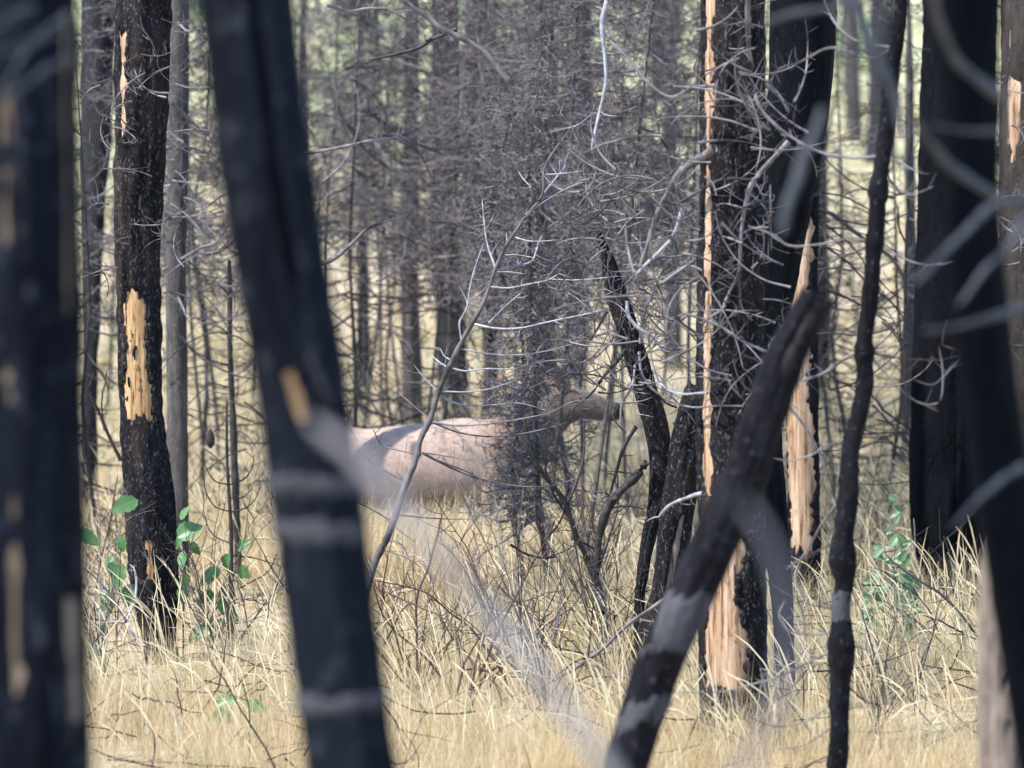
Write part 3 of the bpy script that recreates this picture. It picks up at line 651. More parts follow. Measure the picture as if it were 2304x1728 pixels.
bI = [
 (T8, [(395, 740), (365, 650), (350, 540), (340, 450)], 8, 3, 8), (T8, [(355, 585), (372, 560), (392, 510)], 4, 2, 0),
 (T8, [(258, 1045), (250, 960), (275, 915), (290, 830), (320, 720), (350, 640)], 8, 4, 5),
 (T8, [(375, 820), (450, 825), (550, 805), (620, 790), (660, 765)], 7, 3, 6), (T8, [(620, 790), (760, 792), (910, 775)], 5, 2, 5),
 (T8, [(480, 615), (540, 630), (670, 625)], 5, 2, 3), (T8, [(400, 745), (470, 735), (545, 715), (575, 640), (590, 605)], 6, 4, 4),
 (T8, [(300, 975), (400, 992), (500, 990), (600, 970), (740, 940), (880, 910)], 8, 3, 8),
 (T8, [(258, 1078), (370, 1098), (540, 1100), (640, 1080), (760, 1040)], 6, 2, 8), (T8, [(205, 1155), (270, 1170), (340, 1160), (480, 1160), (600, 1130), (700, 1120)], 7, 2, 7),
 (T8, [(170, 1255), (270, 1258), (370, 1245), (480, 1210)], 6, 2, 5), (T8, [(160, 1265), (220, 1300), (290, 1315), (380, 1312), (500, 1305), (620, 1340)], 8, 2, 6),
 (T8, [(130, 1380), (220, 1395), (350, 1390), (500, 1370), (640, 1335), (720, 1295), (830, 1290)], 8, 2, 7),
 (T8, [(130, 1380), (230, 1420), (350, 1440), (450, 1438), (600, 1410), (740, 1370)], 9, 2, 8),
 (T8, [(95, 1510), (170, 1550), (280, 1600), (400, 1635), (520, 1650), (640, 1645), (760, 1605)], 9, 2, 10),
 (T5, [(520, 885), (380, 860), (300, 835), (270, 790), (250, 730)], 8, 3, 6), (T5, [(450, 1060), (330, 1000), (200, 910), (160, 860)], 6, 2, 4),
 (T5, [(370, 1310), (200, 1215), (60, 1150)], 6, 3, 3), (T5, [(395, 1268), (600, 1290), (870, 1295)], 6, 2, 6),
 (T5, [(590, 665), (480, 570), (400, 500)], 5, 2, 3), (T5, [(710, 350), (640, 300), (560, 220)], 5, 2, 3), (T5, [(735, 310), (690, 280), (665, 230)], 5, 2, 3),
 (T5, [(640, 490), (560, 410), (500, 330)], 5, 2, 3), (T5, [(560, 880), (740, 910), (960, 950)], 5, 2, 5), (T5, [(560, 890), (700, 950), (850, 1010), (1010, 1100)], 5, 2, 5),
 (T5, [(335, 1420), (420, 1450), (480, 1560), (520, 1640)], 6, 3, 3), (T5, [(330, 1490), (440, 1530), (560, 1600)], 5, 2, 3),
 (T8, [(590, 450), (640, 445), (690, 438)], 4, 2, 2), (T8, [(605, 355), (680, 352), (760, 338)], 5, 2, 2), (T8, [(600, 490), (650, 520), (720, 550)], 4, 2, 2),
 (T8, [(545, 410), (510, 370), (488, 335)], 4, 2, 2), (T8, [(585, 450), (640, 380), (692, 318)], 8, 4, 3), (T8, [(712, 160), (690, 130), (665, 100)], 4, 2, 2),
 (T8, [(700, 165), (750, 145), (790, 105)], 4, 2, 3), (T8, [(445, 640), (440, 595)], 5, 3, 0), (T8, [(520, 525), (560, 490), (580, 455)], 6, 4, 0),
 (T8, [(440, 690), (490, 688), (560, 700)], 4, 2, 2), (T8, [(370, 970), (440, 900), (510, 840)], 6, 3, 3), (T8, [(400, 760), (460, 760), (520, 768)], 4, 2, 1)]
sapI, qI = sapling('slender silver-topped dead sapling leaning right in front of the deer', stem, YI, 4, 18, M_SAPBARK, rI, rel=0.08,
    knobs=[(src(T, pts)[0][1], 5, 0.13) for T, pts, *_ in bI[5:]])
for T, pts, w0, w1, ns in bI:
    ym = src(T, pts)[0][1]
    add_branch(sapI, T, pts, YI, w0 * 0.7, w1 * 0.9, M_SILVER if ym < 900 else M_SILVERBROWN, rI, drift=rI.uniform(-0.35, 0.25), n_spur=ns, spur=(0.03, 0.11), wob=0.004)

# ------------------------------------------------------------------ the knotty dark sapling on the right
YF = 23.5
stemF = src(T3, [(1216, -140), (1205, 0), (1190, 150), (1165, 300), (1150, 450), (1130, 660), (1105, 820), (1100, 950), (1085, 1100), (1070, 1300), (1045, 1500)])
stemF += src(T7, [(1240, 0), (1210, 150), (1180, 280), (1170, 450), (1158, 570), (1142, 740), (1150, 850), (1136, 950), (1140, 1060), (1140, 1180), (1130, 1350), (1130, 1500), (1118, 1659)]) + [(1880, 1800)]
rF = np.random.default_rng(31)
sapF, qF = sapling('knotty dark sapling standing right of the broken log with a grey painted sun ring', stemF, YF, 32, 46, M_CHAR, rF,
    knobs=((425, 26, 0.35), (1150, 60, 0.25), (1262, 42, 0.5), (1462, 50, 0.5), (545, 14, 0.25), (790, 14, 0.25)), rel=0.05, sides=20)
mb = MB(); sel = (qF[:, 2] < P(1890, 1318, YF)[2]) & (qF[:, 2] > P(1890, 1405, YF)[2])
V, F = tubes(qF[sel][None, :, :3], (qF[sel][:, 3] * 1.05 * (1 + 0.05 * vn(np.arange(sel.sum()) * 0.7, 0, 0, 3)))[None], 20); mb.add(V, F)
part('painted_sun_band', mb, M_SUNGREY, sapF)  # grey sleeve painting a sunlit stretch onto the stem
bF = [
 (T3, [(1165, 205), (1080, 190), (1000, 170), (930, 110), (880, 20), (860, -60)], 9, 4, 4, 'S'), (T3, [(1165, 205), (1100, 250), (1020, 240), (920, 205), (760, 270), (660, 310), (635, 380), (560, 440)], 8, 3, 10, 'S'),
 (T3, [(1115, 675), (1000, 680), (870, 660), (780, 620), (690, 560), (600, 470), (575, 410), (600, 390)], 11, 6, 6, 'S'), (T3, [(1140, 675), (1220, 715), (1300, 750), (1330, 748)], 8, 3, 4, 'S'),
 (T3, [(1150, 780), (1210, 830), (1290, 830), (1350, 800)], 5, 2, 4, 'S'), (T3, [(1095, 1050), (1000, 1030), (860, 1055), (720, 1060), (620, 1000), (540, 975)], 8, 3, 6, 'S'),
 (T3, [(1095, 1050), (980, 1100), (850, 1115), (740, 1085)], 6, 2, 5, 'R'), (T3, [(1105, 1050), (1200, 1110), (1290, 1140), (1390, 1140), (1440, 1120)], 7, 3, 5, 'S'),
 (T3, [(1045, 1520), (960, 1550), (870, 1610), (780, 1640), (700, 1640)], 9, 5, 5, 'S'), (T3, [(1060, 1520), (1150, 1540), (1270, 1550), (1390, 1550), (1470, 1525), (1380, 1490)], 8, 3, 6, 'R'),
 (T10, [(510, 210), (600, 270), (720, 360), (830, 390), (880, 350), (970, 250)], 6, 3, 6, 'S'), (T10, [(500, 250), (590, 350), (680, 440), (780, 495), (850, 492), (880, 360), (860, 180)], 6, 3, 6, 'S'),
 (T7, [(1180, 230), (1090, 260), (1000, 310), (920, 330), (800, 310)], 8, 3, 5, 'S'), (T7, [(1170, 230), (1260, 215), (1430, 212)], 8, 3, 4, 'D'),
 (T7, [(1160, 470), (1060, 600), (1010, 690), (960, 760), (900, 800)], 8, 4, 6, 'S'), (T7, [(1110, 690), (1040, 720), (930, 780)], 6, 2, 4, 'R'),
 (T7, [(1205, 510), (1270, 570), (1380, 610)], 5, 2, 3, 'R'), (T7, [(1110, 1150), (1000, 1200), (880, 1260), (740, 1300), (620, 1330), (420, 1330)], 8, 3, 8, 'S'),
 (T7, [(1110, 1070), (1000, 1080), (900, 1055), (870, 1000), (900, 930)], 6, 3, 4, 'S'), (T7, [(1100, 970), (1000, 950), (900, 905), (830, 860)], 5, 2, 4, 'R'), (T7, [(1180, 1320), (1280, 1400)], 5, 2, 2, 'R'),
 (T7, [(1100, 1380), (1000, 1450), (860, 1480), (700, 1400), (660, 1350)], 5, 2, 5, 'S'), (T7, [(1100, 1600), (1000, 1640), (900, 1690)], 5, 2, 3, 'R'), (T7, [(1090, 1490), (980, 1560), (850, 1580)], 5, 2, 3, 'S'),
 (T7, [(1190, 1130), (1280, 1160)], 5, 2, 2, 'R'), (T7, [(1105, 460), (1080, 455)], 6, 3, 0, 'R'), (T3, [(1200, 160), (1270, 205), (1340, 215)], 5, 2, 2, 'D'), (T3, [(1150, 470), (1060, 480), (980, 460)], 5, 2, 3, 'R'),
 (T3, [(1110, 950), (1020, 900), (930, 880), (850, 830)], 5, 2, 4, 'D'), (T3, [(1080, 1200), (980, 1150), (870, 1150)], 4, 2, 4, 'D'), (T3, [(1070, 1330), (1150, 1370), (1260, 1380)], 5, 2, 4, 'D')]
for T, pts, w0, w1, ns, c in bF:
    add_branch(sapF, T, pts, YF, w0 * 0.85, w1 * 0.9, dict(S=M_SILVERBROWN, R=M_REDTWIG, D=M_DARKTWIG)[c], rF, drift=rF.uniform(-0.3, 0.5), n_spur=ns, spur=(0.03, 0.10), wob=0.004)

# ------------------------------------------------------------------ branches around the big striped trunk (they grow from it)
rG = np.random.default_rng(41)
bG = [
 (T3, [(400, 640), (330, 690), (260, 740), (200, 830), (150, 930), (100, 1080), (60, 1180), (30, 1100), (10, 980)], 20, 7, 10, M_TWIG), (T3, [(540, -60), (545, 150), (560, 280), (610, 360), (690, 430), (720, 490)], 14, 10, 8, M_TWIG),
 (T3, [(720, 610), (640, 700), (560, 800), (530, 900), (510, 1040), (500, 1180), (460, 1270), (435, 1330), (450, 1480), (480, 1540)], 14, 5, 16, M_SILVERBROWN),
 (T3, [(620, 530), (560, 590), (510, 690), (490, 760), (440, 860)], 9, 4, 6, M_SILVERBROWN), (T3, [(560, 780), (420, 780), (350, 820), (250, 870), (130, 890)], 9, 4, 8, M_DARKTWIG),
 (T3, [(400, 370), (300, 380), (220, 420), (100, 350), (20, 250), (-60, 170)], 9, 8, 8, M_SILVERBROWN), (T3, [(260, 900), (220, 1020), (170, 1080), (120, 1130), (60, 1190)], 11, 6, 4, M_SILVER),
 (T3, [(500, 1180), (520, 1330), (550, 1370), (580, 1400)], 6, 4, 3, M_SILVERBROWN), (T3, [(380, 1060), (450, 1140), (500, 1165), (570, 1180)], 6, 3, 4, M_SILVERBROWN), (T3, [(430, 960), (520, 1050), (600, 1100), (660, 1125)], 6, 3, 4, M_SILVERBROWN),
 (T3, [(560, 980), (650, 1010), (720, 1060)], 6, 3, 3, M_SILVERBROWN), (T3, [(340, 1400), (450, 1300), (300, 1150), (150, 1240), (90, 1330)], 7, 4, 8, M_TWIG), (T3, [(310, 1130), (220, 1190), (120, 1290), (80, 1420)], 8, 4, 6, M_SILVERBROWN),
 (T3, [(370, 370), (310, 300), (350, 220), (420, 200)], 5, 3, 3, M_REDTWIG), (T3, [(640, 800), (640, 950), (640, 1080)], 5, 4, 3, M_SILVERBROWN), (T3, [(380, 460), (480, 460), (580, 460), (700, 430)], 6, 3, 5, M_DARKTWIG),
 (T3, [(740, 440), (790, 330), (800, 190), (790, 80)], 6, 3, 5, M_SILVERBROWN), (T3, [(520, 1050), (420, 1020), (340, 1040), (300, 1180)], 6, 3, 5, M_TWIG), (T3, [(480, 700), (520, 760), (620, 720)], 6, 3, 4, M_DARKTWIG),
 (T3, [(530, 820), (620, 900), (650, 1020), (700, 1050)], 5, 3, 4, M_SILVERBROWN), (T3, [(520, 900), (430, 880), (350, 930)], 5, 3, 4, M_SILVERBROWN), (T3, [(440, 1300), (490, 1310), (580, 1290)], 5, 3, 3, M_SILVERBROWN),
 (T7, [(540, 470), (470, 490), (400, 520), (350, 575)], 10, 6, 3, M_SILVER), (T7, [(720, 95), (600, 95), (480, 98), (380, 60), (300, 10)], 6, 4, 4, M_SILVERBROWN), (T7, [(560, 40), (430, 40), (340, -10)], 6, 4, 4, M_SILVER)]
for T, pts, w0, w1, ns, m in bG:
    add_branch(tree_G1, T, pts, 25.7, w0 * 1.05, w1 * 1.0, m, rG, drift=rG.uniform(0.0, 0.6), n_spur=ns, spur=(0.03, 0.14), wob=0.006)
# pale drooping limbs on the sinuous trunk
for pts, w0, w1, ns in (([(1830, -60), (1835, 30), (1880, 90), (1990, 170), (2060, 260), (2050, 160)], 10, 4, 4), ([(1850, 60), (1910, 130), (1890, 260), (1880, 420), (1790, 600), (1790, 760)], 9, 4, 6),
                        ([(1900, 250), (1920, 400), (2000, 500), (2090, 560), (2200, 590)], 7, 4, 3), ([(1960, 150), (1990, 330), (2050, 470), (2180, 550)], 6, 4, 3), ([(1880, 330), (1860, 500), (1900, 640)], 6, 3, 2),
                        ([(1950, 940), (1880, 1030), (1780, 1130), (1700, 1250), (1660, 1380), (1640, 1600)], 22, 16, 10), ([(1890, 720), (1800, 870), (1760, 1000), (1720, 1150)], 11, 6, 8),
                        ([(1700, 0), (1650, 100), (1570, 230), (1540, 400)], 9, 4, 6), ([(1820, 240), (1690, 400), (1600, 520), (1500, 600)], 12, 5, 8)):
    add_branch(tree_H, T5, pts, 28.5, w0, w1, M_SILVER if w0 < 11 and pts[0][0] > 1800 else M_DARKTWIG, rG, drift=rG.uniform(-0.2, 0.2), n_spur=ns, spur=(0.04, 0.14))
def stray_twigs(root, box, Y0, Y1, n, mats, rng, L=(40, 170), w=(3.5, 6), ns=5):
    for i in range(n):
        x = rng.uniform(box[0], box[2]); y = rng.uniform(box[1], box[3]); l = rng.uniform(*L); a = rng.uniform(-0.5, 0.7) + (np.pi if rng.random() < 0.5 else 0)
        c = rng.uniform(0.5, 1.6) * rng.choice((-1, 1)); p = [(x, y)]
        for k in range(5):
            a += c / 5; x += math.cos(a) * l / 5; y += math.sin(a) * l / 5; p.append((x, y))
        mb, q = branch_mesh(p, rng.uniform(Y0, Y1), rng.uniform(*w), 2.2, rng, drift=rng.uniform(-0.3, 0.3), n_spur=ns, spur=(0.03, 0.13), wob=0.006, sides=5)
        part('branch', mb, mats[int(rng.integers(len(mats)))], root)
stray_twigs(tree_G1, (1480, 60, 1800, 900), 25.2, 25.9, 46, (M_SILVERBROWN, M_TWIG, M_TWIG, M_DARKTWIG), rG)
stray_twigs(tree_H, (1230, 420, 1540, 1000), 27.8, 28.6, 60, (M_SILVERBROWN, M_TWIG, M_DARKTWIG), rG, L=(40, 150))
stray_twigs(tree_J, (200, 20, 420, 620), 29.2, 29.8, 26, (M_SILVERBROWN, M_TWIG, M_TWIG), rG, L=(40, 130), w=(3, 5))
stray_twigs(tree_K, (360, 60, 520, 700), 32.0, 33.0, 34, (M_SILVERBROWN, M_TWIG, M_TWIG), rG, L=(40, 130), w=(3, 5))
stray_twigs(tree_H, (1290, 380, 1470, 900), 27.4, 28.3, 36, (M_TWIG, M_TWIG, M_SILVERBROWN), rG, L=(60, 220), w=(4, 7), ns=8)
stray_twigs(tree_G1, (1480, 40, 1830, 1000), 25.0, 25.8, 26, (M_SILVERBROWN, M_SILVERBROWN, M_TWIG), rG, L=(140, 340), w=(5, 8), ns=8)
stray_twigs(tree_W, (1770, 420, 2050, 1050), 32.0, 36.0, 40, (M_TWIG, M_DARKTWIG, M_DARKTWIG), rG, L=(80, 240))
stray_twigs(far_roots[3], (650, 120, 1010, 940), 34.0, 40.0, 95, (M_TWIG, M_DARKTWIG, M_DARKTWIG, M_SILVERBROWN), rG, L=(70, 260), w=(3.5, 6), ns=9)
stray_twigs(far_roots[0], (180, 60, 260, 900), 34.0, 37.0, 22, (M_TWIG, M_DARKTWIG), rG, L=(50, 150), w=(3.5, 6), ns=7)
stray_twigs(tree_E4, (2230, 20, 2310, 900), 29.5, 30.5, 14, (M_SILVERBROWN, M_TWIG), rG, L=(40, 120))
# hanging silver twig and broken brown branch, high in the thicket; they hang on the second bushy conifer's level
r_, q_ = lone_branch('long silver twig hanging straight down at the top centre', T2, [(1840, -120), (1815, 20), (1795, 120), (1800, 230), (1810, 420), (1780, 560), (1740, 740), (1730, 800)], 28.0, 13, 6, M_SILVER, name='hanging_twig', n_spur=5)
r_, q_ = lone_branch('brown snapped branch slanting with a pale torn tip, top centre', T2, [(640, -60), (740, 10), (830, 70), (920, 140), (1060, 210), (1170, 280), (1240, 370), (1320, 460)], 29.5, 10, 14, M_TWIG, name='hanging_branch', n_spur=8)
r_, q_ = lone_branch('dark branch bowed downward just under the snapped brown one', T2, [(1010, 160), (900, 200), (820, 250), (680, 290), (540, 320)], 29.6, 12, 5, M_DARKTWIG, name='hanging_branch', n_spur=8)
r_, q_ = lone_branch('long grey branch lying nearly level behind the leaning trunk, high up', T2, [(950, 830), (830, 780), (700, 740), (560, 750), (420, 780), (280, 805), (100, 840)], 31.0, 7, 8, M_SILVERBROWN, name='hanging_branch', n_spur=14)
r_, q_ = lone_branch('grey branch rising from behind the leaning trunk towards the pale sapling', T2, [(250, 1420), (340, 1390), (450, 1300), (540, 1220), (640, 1180), (780, 1140)], 31.0, 12, 5, M_SILVERBROWN, name='hanging_branch', n_spur=8)
r_, q_ = lone_branch('short pale twig with a forked end near the top of the leaning trunk', T2, [(320, 30), (420, 60), (560, 45), (690, 70), (760, 120)], 30.5, 6, 5, M_SILVERBROWN, name='hanging_twig', n_spur=8)

# twigs of the thin grey trunk on the left
rK = np.random.default_rng(51)
for pts, w0 in (([(745, 450), (820, 520), (900, 590)], 9), ([(750, 780), (830, 790), (930, 800)], 6), ([(760, 790), (800, 850), (870, 880), (930, 870)], 8), ([(740, 930), (690, 960), (640, 950)], 8),
            ([(750, 940), (830, 935), (950, 900)], 7), ([(780, 1120), (850, 1080), (940, 1040), (990, 960)], 8), ([(740, 640), (680, 630), (660, 690)], 7), ([(760, 640), (840, 640), (920, 690)], 7),
            ([(740, 790), (710, 750), (700, 740)], 6), ([(750, 560), (720, 560), (690, 610)], 6), ([(770, 1280), (800, 1350), (820, 1400)], 6), ([(770, 1440), (850, 1530), (960, 1600), (1080, 1640)], 8),
            ([(770, 260), (820, 290), (840, 330)], 6), ([(745, 100), (700, 100), (680, 110)], 6), ([(770, 100), (810, 130), (850, 140)], 7), ([(740, 800), (680, 810), (640, 840)], 6)):
    add_branch(tree_K, T1, pts, 32.8, w0, w0 * 0.4, M_SILVERBROWN, rK, drift=rK.uniform(-0.5, 0.2), n_spur=6, spur=(0.04, 0.16))
# thin black sapling with down-curving side shoots
rL = np.random.default_rng(61)
sapL, qL = sapling('thin straight black sapling with drooping hair-thin shoots left of the leaning trunk', src(T12, [(322, -320), (325, 0), (325, 250), (335, 480), (345, 700), (352, 900)]), 33.5, 10, 16, M_DARKTWIG, rL, rel=0.12)
sapM, qM = sapling('hair-thin young dead sapling whose shoots curve upward, standing among green leaves', src(T4, [(980, 75), (980, 300), (990, 480), (998, 620), (1000, 800), (1005, 1000)]), 30.5, 5, 12, M_DARKTWIG, rL, rel=0.1)
for T, pts, rt_, Y in [(T4, [(985, 435), (930, 420), (890, 360), (870, 300)], sapM, 30.5), (T4, [(990, 437), (1050, 415), (1085, 370), (1100, 300)], sapM, 30.5), (T4, [(990, 550), (930, 530), (890, 470), (880, 380)], sapM, 30.5),
                   (T4, [(995, 555), (1060, 535), (1110, 480), (1120, 430)], sapM, 30.5), (T4, [(1000, 490), (1050, 490), (1090, 450)], sapM, 30.5), (T4, [(1000, 740), (1090, 750), (1190, 780)], sapM, 30.5),
                   (T4, [(998, 690), (920, 650), (885, 560), (880, 450)], sapM, 30.5), (T4, [(1003, 930), (1090, 935), (1200, 930)], sapM, 30.5), (T4, [(1003, 900), (1080, 860), (1160, 810), (1200, 720)], sapM, 30.5),
                   (T12, [(325, 340), (200, 300), (60, 220), (0, 170)], sapL, 33.5), (T12, [(330, 380), (400, 410), (470, 420)], sapL, 33.5), (T12, [(330, 330), (240, 330), (70, 350), (-40, 330)], sapL, 33.5),
                   (T12, [(325, 150), (240, 90), (160, 150)], sapL, 33.5), (T12, [(340, 620), (220, 640), (60, 600)], sapL, 33.5), (T12, [(340, 480), (230, 450), (190, 440)], sapL, 33.5), (T12, [(325, 80), (380, 130), (440, 120)], sapL, 33.5),
                   (T12, [(340, 640), (400, 660), (480, 690)], sapL, 33.5), (T12, [(345, 740), (420, 770), (490, 850)], sapL, 33.5), (T12, [(320, -100), (250, -160), (150, -120)], sapL, 33.5), (T12, [(320, -200), (400, -150), (440, -80)], sapL, 33.5)]:
    add_branch(rt_, T, pts, Y, 4, 2, M_DARKTWIG, rL, drift=rL.uniform(-0.4, 0.4), n_spur=5, spur=(0.03, 0.12))
stray_twigs(sapL, (420, 380, 570, 1010), 32.5, 34.0, 32, (M_DARKTWIG, M_TWIG, M_DARKTWIG), rL, L=(60, 200), w=(3, 4.5), ns=8)
tag(part('cone', (lambda m: (m.add(*tubes(np.array([[P(600 - 127, 985 - 20, 33.3), P(600 - 127, 985, 33.3), P(600 - 126, 1000, 33.3), P(600 - 126, 1010, 33.3)]]), np.array([[0.008, 0.035, 0.03, 0.004]]), 10)), m)[1])(MB()), M_DARKTWIG, sapL))

# ------------------------------------------------------------------ bare shrubs low in the middle, traced stem by stem
rS = np.random.default_rng(71)
def shrub(label, base, Y, stems, mat, name='bare_shrub'):
    b = P(*base, Y); b[2] = gz(b[0], Y)
    root = thing(name, label, 'shrub', b)
    for T, pts, w0, w1, ns in stems:
        mb, q = branch_mesh(src(T, pts), Y, w0 * 0.8, w1 * 0.9, rS, drift=rS.uniform(-0.5, 0.5), n_spur=ns, spur=(0.03, 0.13), wob=0.008)
        part('stem', mb, mat, root)
    return root
shrub('black crooked shrub with thick lower stems under the deer head', src(T5, [(1640, 1650)])[0], 29.0, [
    (T5, [(1650, 1700), (1560, 1500), (1500, 1370), (1450, 1200), (1360, 1080), (1300, 1000), (1240, 860), (1180, 640)], 22, 8, 16), (T5, [(1640, 1640), (1700, 1450), (1760, 1230), (1770, 1000)], 12, 4, 10),
    (T5, [(1450, 1210), (1520, 1050), (1560, 880), (1560, 650)], 12, 4, 14), (T5, [(1480, 1300), (1400, 1190), (1330, 1010), (1330, 830)], 8, 4, 12), (T6, [(1680, 620), (1660, 450), (1610, 280), (1540, 160)], 24, 14, 10),
    (T5, [(1310, 1430), (1260, 1300), (1245, 1150), (1190, 1060)], 9, 4, 10), (T5, [(1310, 1430), (1400, 1320), (1450, 1160), (1480, 1000)], 8, 3, 10), (T5, [(1600, 1560), (1560, 1300), (1490, 1050), (1430, 900)], 7, 3, 10),
    (T6, [(1100, 185), (1200, 240), (1330, 260), (1400, 250)], 9, 6, 6), (T5, [(1690, 1230), (1800, 1215), (1950, 1235)], 7, 4, 5), (T5, [(1650, 1500), (1560, 1440), (1430, 1500), (1290, 1540)], 6, 3, 6)], M_DARKTWIG)
shrub('red-brown shrub of crossing straight stems at the bottom centre', src(T6, [(775, 1300)])[0], 27.6, [
    (T6, [(790, 1560), (775, 1280), (850, 1100), (950, 900), (1060, 640), (1180, 420), (1280, 240), (1360, 80), (1390, 0)], 9, 4, 16), (T6, [(775, 1280), (720, 1150), (600, 980), (480, 850), (330, 720), (250, 580), (210, 440)], 8, 3, 12),
    (T6, [(520, 1350), (650, 1300), (775, 1280), (900, 1230), (1050, 1180), (1200, 1130)], 8, 4, 10), (T6, [(900, 1060), (1000, 980), (1200, 810), (1380, 660), (1510, 570)], 7, 3, 10),
    (T6, [(1090, 1110), (1030, 980), (960, 870), (850, 730), (700, 610), (530, 480), (380, 440), (215, 410)], 9, 4, 12), (T6, [(880, 1000), (800, 870), (720, 790), (640, 640), (560, 500)], 8, 3, 8),
    (T6, [(500, 1350), (490, 1000), (480, 700), (500, 480), (560, 330), (640, 0)], 9, 5, 12), (T6, [(1210, 1280), (1200, 1100), (1210, 800), (1240, 560)], 5, 3, 6), (T6, [(1440, 950), (1420, 800), (1460, 680), (1480, 600)], 6, 3, 6),
    (T6, [(1600, 900), (1620, 700), (1640, 500)], 6, 3, 6), (T6, [(930, 1030), (1080, 1140), (1200, 1210)], 6, 3, 6), (T6, [(260, 470), (460, 560), (640, 640), (830, 770)], 6, 3, 8), (T6, [(1190, 1560), (1160, 1400), (1120, 1270)], 8, 5, 4),
    (T6, [(1080, 550), (1200, 540), (1330, 490), (1460, 470)], 5, 2, 8), (T6, [(330, 620), (380, 480), (430, 340)], 5, 3, 5), (T6, [(280, 820), (400, 600), (440, 560)], 5, 3, 5), (T6, [(290, 560), (270, 480), (300, 240)], 6, 4, 4)], M_REDTWIG)
shrub('thin dark shrub right of the leaning trunk foot with stems slanting both ways', src(T4, [(1185, 1460)])[0], 28.0, [
    (T4, [(1250, 1620), (1175, 1450), (1120, 1300), (1080, 1150), (1060, 1000), (1030, 860)], 7, 4, 12), (T4, [(1175, 1450), (1060, 1330), (980, 1230), (960, 1100), (975, 960)], 7, 4, 12), (T4, [(1175, 1450), (1250, 1290), (1310, 1180)], 6, 3, 6),
    (T4, [(1190, 1440), (1130, 1620), (1120, 1720)], 6, 4, 3), (T4, [(640, 1640), (800, 1480), (950, 1370), (1080, 1260)], 6, 3, 10), (T4, [(1090, 1250), (1180, 1190), (1250, 1150)], 5, 3, 4), (T4, [(620, 1560), (540, 1440), (470, 1300), (430, 1130), (400, 940)], 6, 3, 12),
    (T4, [(1010, 1500), (1020, 1380), (1090, 1350)], 5, 3, 3)], M_REDTWIG)
shrub('pale forked twig shrub beside the foot of the torn orange trunk', src(T4, [(600, 1100)])[0], 28.6, [
    (T4, [(620, 1130), (545, 1025), (580, 930), (580, 800), (560, 780)], 9, 5, 5), (T4, [(545, 1025), (460, 1030), (380, 1035)], 8, 4, 4), (T4, [(545, 1025), (470, 900), (400, 830), (365, 800)], 7, 4, 5), (T4, [(470, 900), (380, 880)], 5, 3, 2)], M_STEM)
shrub('slanting reddish stem clump left of the torn orange trunk', src(T4, [(430, 800)])[0], 31.5, [
    (T4, [(400, 1000), (430, 780), (470, 620), (510, 390)], 8, 4, 8), (T4, [(520, 330), (480, 240), (430, 120), (370, 0)], 12, 8, 8), (T4, [(450, 200), (440, 60), (460, -60)], 5, 3, 6)], M_REDTWIG)
shrub('dry dark fallen branch with twigs lying in grass by the stout black trunk foot', src(T11, [(1440, 760)])[0], 27.5, [
    (T11, [(1440, 760), (1280, 560), (1130, 410), (960, 310), (830, 210), (750, 140)], 9, 5, 10), (T11, [(1400, 750), (1280, 690), (1150, 620), (1030, 580)], 7, 3, 8), (T11, [(1450, 990), (1280, 970), (1130, 950), (1000, 920)], 5, 3, 6),
    (T11, [(1330, 1200), (1240, 1330), (1190, 1420)], 5, 3, 4)], M_DARKTWIG, name='fallen_branch')
shrub('long brown branch rising right towards the broken log, low in the middle', src(T6, [(1200, 1120)])[0], 27.0, [
    (T6, [(1180, 1160), (1400, 1040), (1590, 930), (1720, 830), (1830, 720), (1960, 620), (2150, 490), (2260, 420)], 7, 12, 14), (T6, [(1590, 950), (1740, 1000), (1870, 1020)], 7, 3, 4), (T6, [(1500, 1160), (1680, 1070), (1820, 1010), (1960, 940)], 6, 3, 6),
    (T6, [(1560, 1200), (1720, 1160), (1900, 1100)], 6, 3, 4), (T6, [(1940, 670), (2080, 680)], 6, 3, 2)], M_TWIG, name='fallen_branch')
# dark branches of the sapling growing between knotty sapling and stout trunk
shrub('dark many-armed dead shrub arching behind the knotty sapling', (1985, 1130), 34.0, [
    (T9, [(690, 2300), (680, 1659), (690, 1200), (700, 900), (720, 560)], 14, 8, 16), (T9, [(240, 1030), (340, 1050), (480, 1110), (600, 1200)], 6, 3, 12), (T9, [(160, 1100), (280, 1140), (400, 1230), (500, 1300), (600, 1370), (670, 1480)], 14, 9, 10),
    (T9, [(250, 1300), (400, 1430), (480, 1510), (640, 1650), (720, 1800)], 9, 4, 14), (T9, [(270, 1550), (400, 1600), (560, 1700), (700, 1850)], 8, 4, 12), (T9, [(260, 1200), (420, 1340), (560, 1560), (700, 1700)], 6, 3, 12),
    (T9, [(720, 1650), (600, 1780), (480, 1900), (400, 2000)], 5, 3, 10), (T10, [(700, 700), (600, 600), (490, 480), (300, 350)], 8, 4, 10), (T10, [(690, 620), (580, 540), (480, 430), (310, 370), (160, 180)], 6, 3, 12), (T10, [(700, 800), (620, 700), (480, 640), (300, 640)], 5, 3, 10),
    (T10, [(690, 740), (560, 700), (420, 730), (60, 750)], 5, 3, 8), (T10, [(700, 910), (560, 925), (430, 920)], 4, 3, 5), (T10, [(560, 60), (640, 150), (700, 300)], 7, 4, 6), (T9, [(680, 1300), (640, 1200), (640, 1100)], 7, 4, 5)], M_DARKTWIG)
